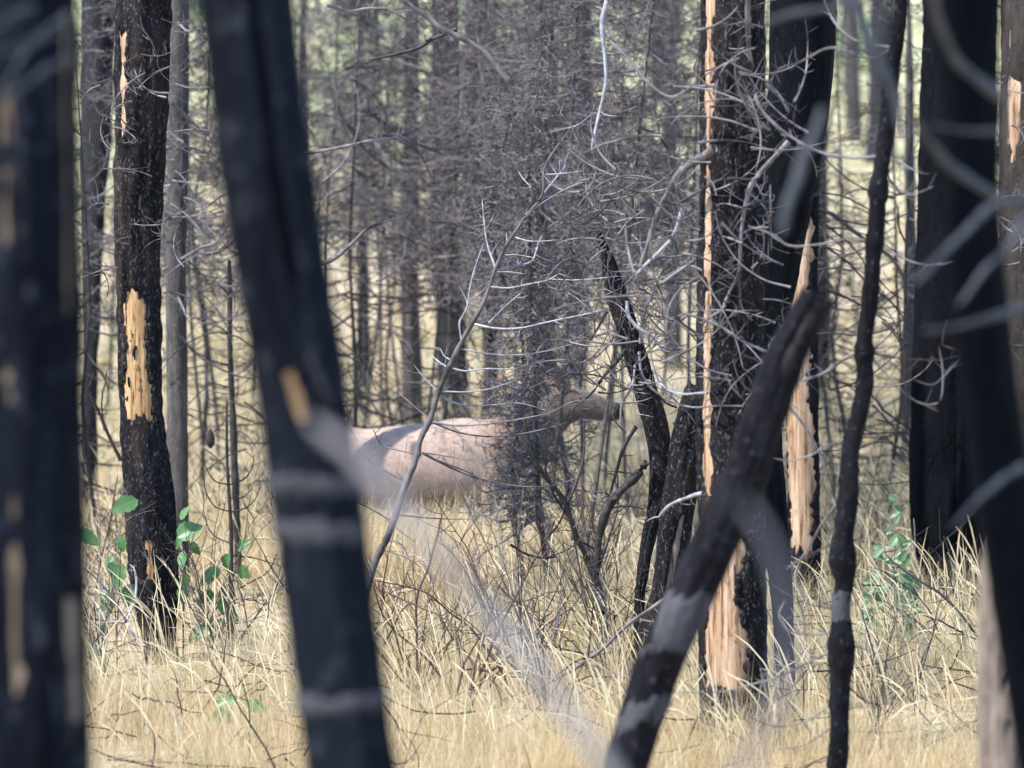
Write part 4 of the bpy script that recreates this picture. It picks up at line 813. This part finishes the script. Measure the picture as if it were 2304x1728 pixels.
# scattered low bare shrubs in the grass
def small_shrub(label, group, loc, seed, n, h, mat):
    r = np.random.default_rng(seed)
    root = thing('bare_shrub', label, 'shrub', loc, group)
    mb = MB()
    for i in range(n):
        a = r.uniform(0, 6.28); sp_ = r.uniform(0.1, 0.6) * h; H = h * r.uniform(0.5, 1.1)
        q = np.array([loc + np.array((math.cos(a) * sp_ * f ** 1.3, math.sin(a) * sp_ * f ** 1.3, H * f)) for f in (0, 0.3, 0.65, 1)])
        q = resample(np.c_[q, np.zeros(4)], 0.05); m = len(q); ff = np.linspace(0, 1, m)
        for c in range(3): q[:, c] += 0.02 * vn(ff * 6, c + i * 3, seed, 3) * ff
        mb.add(*tubes(q[None, :, :3], (0.0055 * (1 - 0.7 * ff))[None], 5))
        s_, sr = spurs(q, 8, 0.06, 0.25, 0.0024, r, up=0.5); mb.add(*tubes(s_, sr, 3))
    o = part('stems', mb, mat, root)
    return root
GB = 'low bare shrubs scattered in the dry grass'; LB = 'low leafless shrub with thin reddish stems poking out of dry grass'
bp = []
rb = np.random.default_rng(91)
spots = [(440, 1000, 31), (470, 1300, 29), (250, 1050, 33), (1100, 1250, 30), (1330, 1280, 29.5), (1250, 1100, 31), (900, 1330, 27.5), (1180, 1400, 27.5), (1750, 1000, 36), (1850, 1050, 34), (1600, 800, 40), (560, 950, 38), (1000, 1500, 26.8),
         (1320, 1400, 28), (1900, 1500, 27), (220, 1300, 29), (430, 870, 39), (830, 800, 41), (1900, 800, 42), (1400, 950, 37), (1130, 1330, 28.5), (1280, 1200, 30.5)]
for i, (ox, oy, Y) in enumerate(spots):
    x = P(ox * 1.0416, 864, Y)[0]; loc = np.array((x, Y, float(gz(x, Y))))
    if i < 4: bp.append(small_shrub(LB, GB, loc, 300 + i, 9, (1.0, 1.25, 0.8, 1.1)[i], (M_REDTWIG, M_DARKTWIG, M_REDTWIG, M_TWIG)[i]))
    else: copy_thing(bp[i % 4], tuple(loc), rb.uniform(0, 6.28), rb.uniform(0.8, 1.2))

# ------------------------------------------------------------------ leafy plants
def leaf_mesh(name, L, W, mat, fold=0.35, curl=0.25, serr=0.07):
    n = 11; t = np.linspace(0, 1, n)
    wv = W * np.sin(np.pi * np.clip(t, 0, 1) ** 0.75) ** 0.8 * (1 + serr * np.where(np.arange(n) % 2, 1, -1)); wv[0] = 0.002; wv[-1] = 0.001
    z = -curl * L * t ** 2
    rows = []
    for s_ in (-1, -0.5, 0, 0.5, 1): rows.append(np.stack((s_ * wv, t * L, z + fold * abs(s_) * wv + 0.02 * L * np.sin(t * 20) * abs(s_)), -1))
    V = np.stack(rows, 1).reshape(-1, 3); i = (np.arange(n - 1)[:, None] * 5 + np.arange(4)[None]).ravel()
    mb = MB(); mb.add(V, np.stack((i, i + 1, i + 6, i + 5), -1)); return mb.mesh(name, mat)
LEAF_ME = [leaf_mesh('leaf', 0.135, 0.052, M_LEAF), leaf_mesh('leaf', 0.12, 0.04, M_LEAF, 0.6, 0.4), leaf_mesh('leaf', 0.15, 0.045, M_LEAF, 0.2, 0.1)]
LEAF_G = [leaf_mesh('leaf', 0.085, 0.026, M_LEAFGREY, 0.4, 0.2, 0.0), leaf_mesh('leaf', 0.07, 0.02, M_LEAFGREY, 0.3, 0.35, 0.0)]
def leafy(label, base, Y, leaves, meshes, stems, rng, smat, size=1.0):
    b = P(*base, Y); b[2] = gz(b[0], Y)
    root = thing('leafy_plant', label, 'plant', b)
    for st in stems:
        q = resample(np.array([(*P(x, y, Y), 0) for x, y in st]), 0.04)
        q[-1, 2] = min(q[-1, 2], b[2])
        mb = MB(); mb.add(*tubes(q[None, :, :3], np.linspace(0.0022, 0.0045, len(q))[None], 5)); part('stem', mb, smat, root)
    for k, (x, y, ang) in enumerate(leaves):
        Yl = Y + rng.uniform(-0.12, 0.12); c = P(x, y, Yl) - b
        o = link('leaf', meshes[k % len(meshes)], root)
        sc = size * rng.uniform(0.68, 1.28); L = 0.065 * sc
        # the leaf hangs with its tip in direction 'ang' (degrees clockwise from up as seen), its face turned to the light
        a = math.radians(ang); d = Vector((math.sin(a), -0.35 + rng.uniform(-0.3, 0.3), math.cos(a))).normalized()
        nrm = Vector((-0.35 + rng.uniform(-0.4, 0.4), -0.75, 0.5 + rng.uniform(-0.3, 0.3))); nrm = (nrm - d * nrm.dot(d)).normalized()
        xx = d.cross(nrm).normalized()
        from mathutils import Matrix
        Mx = Matrix((xx, d, nrm)).transposed().to_4x4(); Mx.translation = Vector(c) - d * L
        o.matrix_local = Mx @ Matrix.Scale(sc, 4)
rl = np.random.default_rng(81)
def s4(L): return [(a / 1.92, 864 + b / 1.92, g) for a, b, g in L]
leafy('broad-leaved green plant left of the torn orange trunk', (262, 1440), 29.4, s4([(522, 690, 170), (478, 785, 200), (512, 825, 190), (556, 910, 200), (470, 950, 165), (545, 520, 250), (436, 985, 260), (448, 925, 210), (375, 660, 120), (395, 1130, 200), (440, 1060, 150)]),
      LEAF_ME, [[(272, 1230), (268, 1330), (262, 1440)], [(250, 1290), (258, 1360), (262, 1440)]], rl, M_REDTWIG)
leafy('broad-leaved green plant pressed against the right side of the torn orange trunk', (412, 1440), 29.6, s4([(815, 635, 60), (845, 715, 160), (788, 755, 185), (800, 850, 175), (775, 680, 230), (795, 560, 30), (790, 910, 190), (835, 1090, 230), (870, 1070, 80)]),
      LEAF_ME, [[(420, 1180), (416, 1300), (412, 1440)], [(412, 1210), (412, 1320), (412, 1440)]], rl, M_REDTWIG)
leafy('broad-leaved green plant clustered round the hair-thin sapling', (515, 1440), 30.2, s4([(1050, 695, 50), (978, 775, 200), (912, 825, 235), (1052, 812, 150), (885, 922, 245), (966, 900, 190), (968, 960, 175), (1000, 995, 150), (955, 1035, 90), (925, 1080, 240)]),
      LEAF_ME, [[(515, 1250), (517, 1330), (515, 1440)], [(490, 1290), (508, 1350), (515, 1440)]], rl, M_REDTWIG)
leafy('low plant with a few wrinkled bluish leaves at the bottom left of centre', (552, 1740), 26.3, s4([(1080, 1560, 195), (985, 1370, 60), (1100, 1390, 110), (955, 1440, 280)]), LEAF_ME, [[(562, 1660), (556, 1700), (552, 1740)], [(520, 1590), (540, 1660), (552, 1740)]], rl, M_REDTWIG)
lv = []
for stx, y0, y1, n in ((1368, 490, 1080, 30), (1290, 720, 1180, 30), (1400, 640, 1150, 34), (1440, 820, 1150, 26), (1250, 860, 1200, 26)):
    for i in range(n):
        y = y0 + (y1 - y0) * i / n + rl.uniform(-34, 34); s_ = (-1) ** i
        lv.append((1300 + (stx + s_ * rl.uniform(4, 52) * (0.5 + (y - y0) / (y1 - y0))) / 1.92, 864 + y / 1.92, s_ * rl.uniform(20, 150)))
leafy('grey-green small-leaved shrub between the knotty sapling and the stout black trunk', (2010, 1470), 29.8, lv, LEAF_G,
      [[(2012, 1120), (2012, 1250), (2010, 1480)], [(1972, 1240), (1985, 1350), (2000, 1480)], [(2030, 1200), (2022, 1330), (2012, 1480)], [(2050, 1290), (2035, 1380), (2015, 1480)], [(1950, 1310), (1970, 1400), (2000, 1480)]], rl, M_STEM, 0.9)

# ------------------------------------------------------------------ the deer
YD = 34.0
def deer():
    k = PX(YD) * 1.0416
    ground_z = float(gz(P(1000, 864, YD)[0], YD))
    def pt(x, y, dy=0): return P(x * 1.0416, y * 1.0416, YD) + np.array((0, dy, 0))
    body = [(590, 975, 8, .03), (600, 978, 40, .10), (630, 980, 68, .19), (690, 988, 80, .235), (770, 1005, 80, .25), (850, 1012, 92, .275), (930, 1010, 98, .28), (1000, 1000, 98, .25), (1055, 985, 88, .215), (1095, 965, 70, .165),
            (1135, 938, 58, .125), (1172, 912, 50, .10), (1205, 888, 42, .085), (1230, 874, 36, .085), (1258, 874, 33, .085), (1285, 880, 28, .068), (1312, 886, 24, .056), (1334, 890, 21, .05), (1345, 892, 12, .03)]
    c = np.array([pt(x, y) for x, y, h, wd in body]); hh = np.array([h * k for _, _, h, _ in body]); ww = np.array([b[3] for b in body])
    q = resample(np.c_[c, hh, ww], 0.03)
    t = np.gradient(q[:, :3], axis=0); t /= np.linalg.norm(t, axis=1, keepdims=True)
    up = np.array((0, 0, 1.0)) - t * t[:, 2:3]; up /= np.linalg.norm(up, axis=1, keepdims=True)
    th = np.linspace(0, 2 * np.pi, 28, endpoint=False)
    sn, cs = np.sin(th), np.cos(th)
    V = q[:, None, :3] + up[:, None, :] * (q[:, 3][:, None] * np.sign(sn) * np.abs(sn) ** 0.9)[..., None] + np.array((0, 1.0, 0)) * (q[:, 4][:, None] * cs)[..., None]
    n, m = V.shape[:2]; i = np.arange(n - 1)[:, None] * m; j = np.arange(m)[None]; j2 = (j + 1) % m
    mb = MB(); mb.add(V, np.stack((i + j, i + j2, i + m + j2, i + m + j), -1).reshape(-1, 4))
    for rr in (0, n - 1):
        cc = V[rr].mean(0)[None].repeat(m, 0); W = np.concatenate((V[rr], cc)); kk = np.arange(m)
        mb.add(W, np.stack((kk, (kk + 1) % m, (kk + 1) % m + m, kk + m), -1))
    gy = 830 + (CAMZ - ground_z - YD * TILT) / (FW * YD) * 2212
    def leg(pts, rs, dy):
        p = np.array([(*pt(x, y, dy), r) for (x, y), r in zip(pts, rs)]); p = resample(p, 0.03)
        p = np.concatenate((p, p[-1:] + np.array((0, 0, -0.01, 0)))); p[-1, 3] = 0.002
        p = np.concatenate((p[:1] + np.array((0, 0, 0.01, 0)), p)); p[0, 3] = 0.002
        mb.add(*tubes(p[None, :, :3], p[None, :, 3], 12))
    leg([(1060, 1010), (1062, 1080), (1072, 1150), (1066, 1220), (1072, gy - 18), (1080, gy)], (.12, .085, .05, .032, .03, .042), -0.12)
    leg([(1050, 1010), (1040, 1085), (1030, 1150), (1010, 1215), (1002, gy - 18), (1008, gy)], (.12, .085, .05, .032, .03, .042), 0.12)
    leg([(680, 1000), (700, 1070), (668, 1130), (645, 1160), (655, 1230), (662, gy - 18), (672, gy)], (.19, .13, .065, .045, .034, .03, .042), -0.12)
    leg([(690, 1000), (720, 1070), (705, 1130), (690, 1165), (712, 1230), (722, gy - 18), (732, gy)], (.19, .13, .065, .045, .034, .03, .042), 0.12)
    leg([(602, 950), (594, 965), (590, 985), (590, 1000)], (.03, .032, .028, .015), 0)
    me = mb.mesh('deer_raw', M_GROUND)
    tmp = bpy.data.objects.new('deer_raw', me); COL.objects.link(tmp)
    rm = tmp.modifiers.new('r', 'REMESH'); rm.mode = 'VOXEL'; rm.voxel_size = 0.02
    sm = tmp.modifiers.new('s', 'SMOOTH'); sm.iterations = 6; sm.factor = 0.5
    dg = bpy.context.evaluated_depsgraph_get(); dg.update()
    new = bpy.data.meshes.new_from_object(tmp.evaluated_get(dg))
    bpy.data.objects.remove(tmp); bpy.data.meshes.remove(me)
    new.name = 'body'
    base = np.array((pt(860, 900)[0], YD, ground_z))
    co = np.zeros(len(new.vertices) * 3, np.float32); new.vertices.foreach_get('co', co); co = co.reshape(-1, 3) - base
    no = np.zeros(len(new.vertices) * 3, np.float32); new.vertices.foreach_get('normal', no); no = no.reshape(-1, 3)
    new.vertices.foreach_set('co', co.astype(np.float32).ravel())
    new.polygons.foreach_set('use_smooth', np.ones(len(new.polygons), bool))
    # coat: pale tan flanks, browner back line, dark grey-brown neck and head, dark legs
    xn = (1095 - 860) * k
    z = co[:, 2]; x = co[:, 0]
    dark = np.clip((x - (xn - 0.22) + (z - 1.0) * 0.15) / 0.36, 0, 1) + np.clip((0.66 - z) / 0.12, 0, 1)
    dark = np.clip(dark + 0.12 * vn(x * 6, co[:, 1] * 6, z * 6, 4), 0, 1) * 0.62
    nose = np.clip((x - (1318 - 860) * k) / 0.06, 0, 1)
    tint = np.clip(dark + 0.38 * nose, 0, 1)
    m, n_, b, l = new_mat('deer_coat')
    a = n_.nodes.new('ShaderNodeAttribute'); a.attribute_name = 'tint'
    cc = ramp(n_, a.outputs['Fac'], [(0, (0.41, 0.305, 0.25)), (0.3, (0.25, 0.155, 0.11)), (0.62, (0.10, 0.083, 0.078)), (1, (0.02, 0.018, 0.018))])
    hr = noise(n_, coords(n_, (0.3, 1, 1)), 60, 3, 0.7)
    cc = mix(n_, ramp(n_, hr, [(0.4, 0), (0.75, 0.18)]), cc, (0.30, 0.22, 0.165))
    l.new(cc, b.inputs['Base Color']); b.inputs['Roughness'].default_value = 0.9; b.inputs['Specular IOR Level'].default_value = 0.12
    try: b.inputs['Sheen Weight'].default_value = 0.25
    except Exception: pass
    new.attributes.new('tint', 'FLOAT', 'POINT').data.foreach_set('value', tint.astype(np.float32))
    new.materials.clear(); new.materials.append(m)
    root = thing('deer', 'pale tan deer with dark neck walking right through tall grass behind twigs', 'deer', base)
    link('body', new, root)
    # short hair over the body
    r = np.random.default_rng(4); idx = r.integers(0, len(co), 42000); p0 = co[idx]; nn = no[idx]
    fl = np.array((-0.75, 0, -0.45)) + r.normal(0, 0.2, (len(idx), 3)); fl = fl - nn * (fl * nn).sum(1, keepdims=True) * 0.9 + nn * 0.22
    fl /= np.linalg.norm(fl, axis=1, keepdims=True); sd = np.cross(fl, nn); sd /= np.linalg.norm(sd, axis=1, keepdims=True) + 1e-6
    Lh = r.uniform(0.022, 0.04, (len(idx), 1)); wd = 0.003
    A = np.stack((p0 - sd * wd - nn * 0.003, p0 + sd * wd - nn * 0.003, p0 + fl * Lh), 1).reshape(-1, 3) + base
    f = np.arange(len(idx)) * 3
    hb = MB(); hb.add(A, np.stack((f, f + 1, f + 2, f + 2), -1), np.repeat(tint[idx], 3))
    h = part('coat_hair', hb, m, root, smooth=False, tint=True); h['kind'] = 'stuff'
    # ears
    for (bx, by, tx, ty, dy) in ((1222, 846, 1204, 786, -0.07), (1216, 846, 1178, 812, 0.09)):
        a0, a1 = pt(bx, by, dy * 0.7), pt(tx, ty, dy * 1.5)
        nseg = 8; tt = np.linspace(0, 1, nseg); ax = a0 + (a1 - a0) * tt[:, None]
        dr = (a1 - a0) / np.linalg.norm(a1 - a0); s1 = np.cross(dr, (0, 1, 0)); s1 /= np.linalg.norm(s1)
        s2 = np.cross(dr, s1)
        wv = 0.052 * np.sin(np.pi * (0.14 + 0.86 * tt) ** 0.9) ** 0.8 + 0.004
        V = []
        for u in np.linspace(-1, 1, 7): V.append(ax + s1 * (wv * u)[:, None] + s2 * (0.035 * u * u * np.sin(np.pi * (0.1 + 0.8 * tt)))[:, None])
        for u in np.linspace(1, -1, 7): V.append(ax + s1 * (wv * u * 0.93)[:, None] + s2 * (0.035 * u * u * np.sin(np.pi * (0.1 + 0.8 * tt)) - 0.008)[:, None])
        V = np.stack(V, 1).reshape(-1, 3); mm = 14
        ii = np.arange(nseg - 1)[:, None] * mm; jj = np.arange(mm)[None]; jj2 = (jj + 1) % mm
        eb = MB(); eb.add(V, np.stack((ii + jj, ii + jj2, ii + mm + jj2, ii + mm + jj), -1).reshape(-1, 4), 0.38)
        part('ear', eb, m, root, tint=True)
    em, en, ebs, el = new_mat('deer_eye'); ebs.inputs['Base Color'].default_value = (0.01, 0.008, 0.006, 1); ebs.inputs['Roughness'].default_value = 0.1
    for dy in (-0.078, 0.078):
        c0 = pt(1252, 862, dy); th = np.linspace(0, np.pi, 7); ph = np.linspace(0, 2 * np.pi, 10, endpoint=False)
        q = np.stack((np.zeros(7), np.zeros(7), 0.017 * np.cos(th)), -1) + c0
        eb = MB(); eb.add(*tubes(q[None], (0.017 * np.sin(th) + 1e-4)[None], 10)); part('eye', eb, em, root)
    # nostril pad
    c0 = pt(1340, 888); th = np.linspace(0, np.pi, 7)
    q = np.stack((0.03 * np.cos(th) - 0.004, np.zeros(7), np.zeros(7)), -1) + c0
    eb = MB(); eb.add(*tubes(q[None], (0.045 * np.sin(th) + 1e-4)[None], 12)); part('nose', eb, em, root)
deer()

# ------------------------------------------------------------------ the dry grass
def ribbons(b, d, side, L, bend, w, K):
    """b base, d lean direction (horizontal), L length, bend amount, w width -> blades of K rings of two points"""
    t = np.linspace(0, 1, K)
    up = np.array((0, 0, 1.0))
    ang = bend[:, None] * t ** 1.4
    hor = np.cumsum(np.sin(ang), 1) / K * L[:, None]; ver = np.cumsum(np.cos(ang), 1) / K * L[:, None]
    hor -= hor[:, :1]; ver -= ver[:, :1]
    C = b[:, None, :] + d[:, None, :] * hor[..., None] + up * ver[..., None]
    wd = w[:, None] * (1 - 0.85 * t ** 1.5)
    V = np.stack((C - side[:, None, :] * wd[..., None], C + side[:, None, :] * wd[..., None]), 2)
    n = len(b); i = np.arange(n)[:, None] * K * 2 + np.arange(K - 1)[None] * 2
    F = np.stack((i, i + 1, i + 3, i + 2), -1).reshape(-1, 4)
    return V.reshape(-1, 3), F
def meadow():
    r = np.random.default_rng(6)
    mb = MB()
    for (y0, y1, dens, per, K, hm, wm) in ((16, 24, 30, 12, 5, 0.46, 0.0026), (24, 33, 92, 19, 6, 0.56, 0.0015), (33, 44, 30, 16, 5, 0.64, 0.0028), (44, 62, 11, 12, 4, 0.7, 0.0045), (62, 130, 1.3, 12, 4, 0.8, 0.012)):
        half = lambda y: 0.112 * y + 1.3
        area = (half(y0) + half(y1)) * (y1 - y0); n = int(area * dens)
        y = r.uniform(y0, y1, n); x = r.uniform(-1, 1, n) * half(y)
        pn = vn(x * 0.9, y * 0.7, 0, 3); pn2 = vn(x * 0.35, y * 0.3, 5, 8)
        keep = r.uniform(0, 1, n) < 0.68 + 0.75 * pn
        x, y, pn, pn2 = x[keep], y[keep], pn[keep], pn2[keep]; n = len(x)
        ht = hm * (0.75 + 0.35 * pn + r.uniform(-0.2, 0.35, n)); th = r.uniform(0, 6.28, n)
        green = (r.uniform(0, 1, n) < 0.07 + 0.14 * (pn2 > 0.25) + (0.08 if y0 >= 44 else 0)).astype(float)
        base_t = np.where(green > 0, r.uniform(0.8, 1.0, n), np.clip(r.beta(2.2, 2.2, n) * 0.62 + 0.10 * pn2 + 0.12 * (r.uniform(0, 1, n) < 0.12), 0, 0.78))
        idx = np.repeat(np.arange(n), per); m = len(idx)
        a = r.uniform(0, 6.28, m); rad = np.abs(r.normal(0, 0.07, m))
        bx = x[idx] + np.cos(a) * rad; by = y[idx] + np.sin(a) * rad
        b = np.stack((bx, by, gz(bx, by) - 0.01), -1)
        la = 0.6 * th[idx] + 0.5 * a + r.normal(0, 0.5, m) + 0.25
        d = np.stack((np.cos(la) + 0.35, np.sin(la), 0 * la), -1); d /= np.linalg.norm(d, axis=1, keepdims=True)
        fa = r.uniform(0, 6.28, m); side = np.stack((np.cos(fa), np.sin(fa), 0 * fa), -1)
        L = ht[idx] * r.uniform(0.45, 1.15, m)
        bend = np.abs(r.normal(0.9, 0.7, m)) + 0.1
        V, F = ribbons(b, d, side, L, bend, wm * r.uniform(0.6, 1.3, m), K)
        tint = np.clip(base_t[idx] + r.normal(0, 0.08, m), 0, 1)
        mb.add(V, F, np.repeat(tint, K * 2))
    # a taller stand of grass in front of the deer
    n = 5200; x = r.uniform(P(700, 864, 33)[0], P(1190, 864, 33)[0], n); y = r.uniform(31.8, 33.6, n)
    b = np.stack((x, y, gz(x, y) - 0.01), -1); la = r.normal(0.2, 1.3, n); d = np.stack((np.cos(la), np.sin(la), 0 * la), -1)
    fa = r.uniform(0, 6.28, n); side = np.stack((np.cos(fa), np.sin(fa), 0 * fa), -1)
    V, F = ribbons(b, d, side, r.uniform(0.6, 1.02, n), np.abs(r.normal(0.5, 0.35, n)) + 0.05, 0.0026 * r.uniform(0.6, 1.3, n), 6)
    mb.add(V, F, np.repeat(np.clip(r.normal(0.5, 0.17, n), 0, 0.76), 12))
    # taller stalks with plump pale seed heads
    n = 5000
    y = r.uniform(24, 46, n); x = r.uniform(-1, 1, n) * (0.112 * y + 1)
    b = np.stack((x, y, gz(x, y) - 0.01), -1)
    la = r.normal(2.6, 0.9, n); d = np.stack((np.cos(la), np.sin(la), 0 * la), -1)
    L = r.uniform(0.55, 1.0, n); bend = np.abs(r.normal(0.8, 0.45, n)); K = 8; t = np.linspace(0, 1, K)
    ang = bend[:, None] * t ** 1.5
    hor = np.cumsum(np.sin(ang), 1) / K * L[:, None]; ver = np.cumsum(np.cos(ang), 1) / K * L[:, None]
    C = b[:, None, :] + d[:, None, :] * (hor - hor[:, :1])[..., None] + np.array((0, 0, 1.0)) * (ver - ver[:, :1])[..., None]
    hr = np.array((0.0013, 0.0013, 0.0013, 0.0013, 0.0016, 0.0044, 0.0042, 0.001))
    V, F = tubes(C, np.outer(r.uniform(0.7, 1.25, n), hr), 3)
    mb.add(V, F, np.repeat(r.uniform(0.42, 0.64, n), K * 3))
    o = link('dry_grass', mb.mesh('dry_grass', M_GRASS, tint=True))
    tag(o, 'tall straw-coloured dry grass with some green covering the forest floor', 'grass', kind='stuff')
meadow()
# dead twigs lying and leaning all through the grass
def litter():
    r = np.random.default_rng(44); n = 1500
    y = r.uniform(24.5, 42, n); x = r.uniform(-1, 1, n) * (0.112 * y + 1)
    z = gz(x, y) + np.abs(r.normal(0, 0.2, n)); L = r.uniform(0.2, 0.9, n); a = r.uniform(0, 6.28, n); e = r.normal(0.15, 0.5, n)
    d = np.stack((np.cos(a) * np.cos(e), np.sin(a) * np.cos(e), np.sin(e)), -1) * L[:, None]
    b = np.stack((x, y, z), -1); t = np.linspace(0, 1, 6)
    C = b[:, None] + d[:, None] * t[:, None] + r.normal(0, 0.3, (n, 1, 3)) * (L[:, None, None] * (t * (1 - t))[:, None]) + r.normal(0, 0.008, (n, 6, 3))
    C[..., 2] = np.maximum(C[..., 2], gz(C[..., 0], C[..., 1]))
    mb = MB(); mb.add(*tubes(C, np.outer(r.uniform(0.6, 1.6, n), (1.0, 0.95, 0.9, 0.8, 0.6, 0.3)) * 0.0035, 4))
    o = link('fallen_twigs', mb.mesh('fallen_twigs', M_DARKTWIG)); tag(o, 'thin dark dead twigs lying scattered through the dry grass', 'twigs', kind='stuff')
litter()
# soft green bushes on the far slope
rg = np.random.default_rng(17)
for i in range(16):
    Y = rg.uniform(70, 120); x = rg.uniform(-0.125, 0.125) * Y; z = float(gz(x, Y)); n = 700
    c = rg.normal(0, 1, (n, 3)); c /= np.linalg.norm(c, axis=1, keepdims=True); c *= rg.uniform(0.4, 1, (n, 1)) * np.array((0.9, 0.9, 0.75)) * rg.uniform(0.7, 1.5)
    c += np.array((x, Y, z + 0.6)); c[:, 2] = np.maximum(c[:, 2], z + 0.02)
    u = rg.normal(0, 1, (n, 3)); v = rg.normal(0, 1, (n, 3)); u *= 0.06 / np.linalg.norm(u, axis=1, keepdims=True); v *= 0.05 / np.linalg.norm(v, axis=1, keepdims=True)
    V = np.stack((c - u, c - v, c + u, c + v), 1).reshape(-1, 3); f = np.arange(n) * 4
    mb = MB(); mb.add(V, np.stack((f, f + 1, f + 2, f + 3), -1))
    root = thing('green_bush', 'soft green bush on the far yellow-green slope behind the trunks', 'bush', (x, Y, z), 'green bushes on the far slope')
    o = part('foliage', mb, M_LEAFGREY, root, smooth=False); o['kind'] = 'stuff'
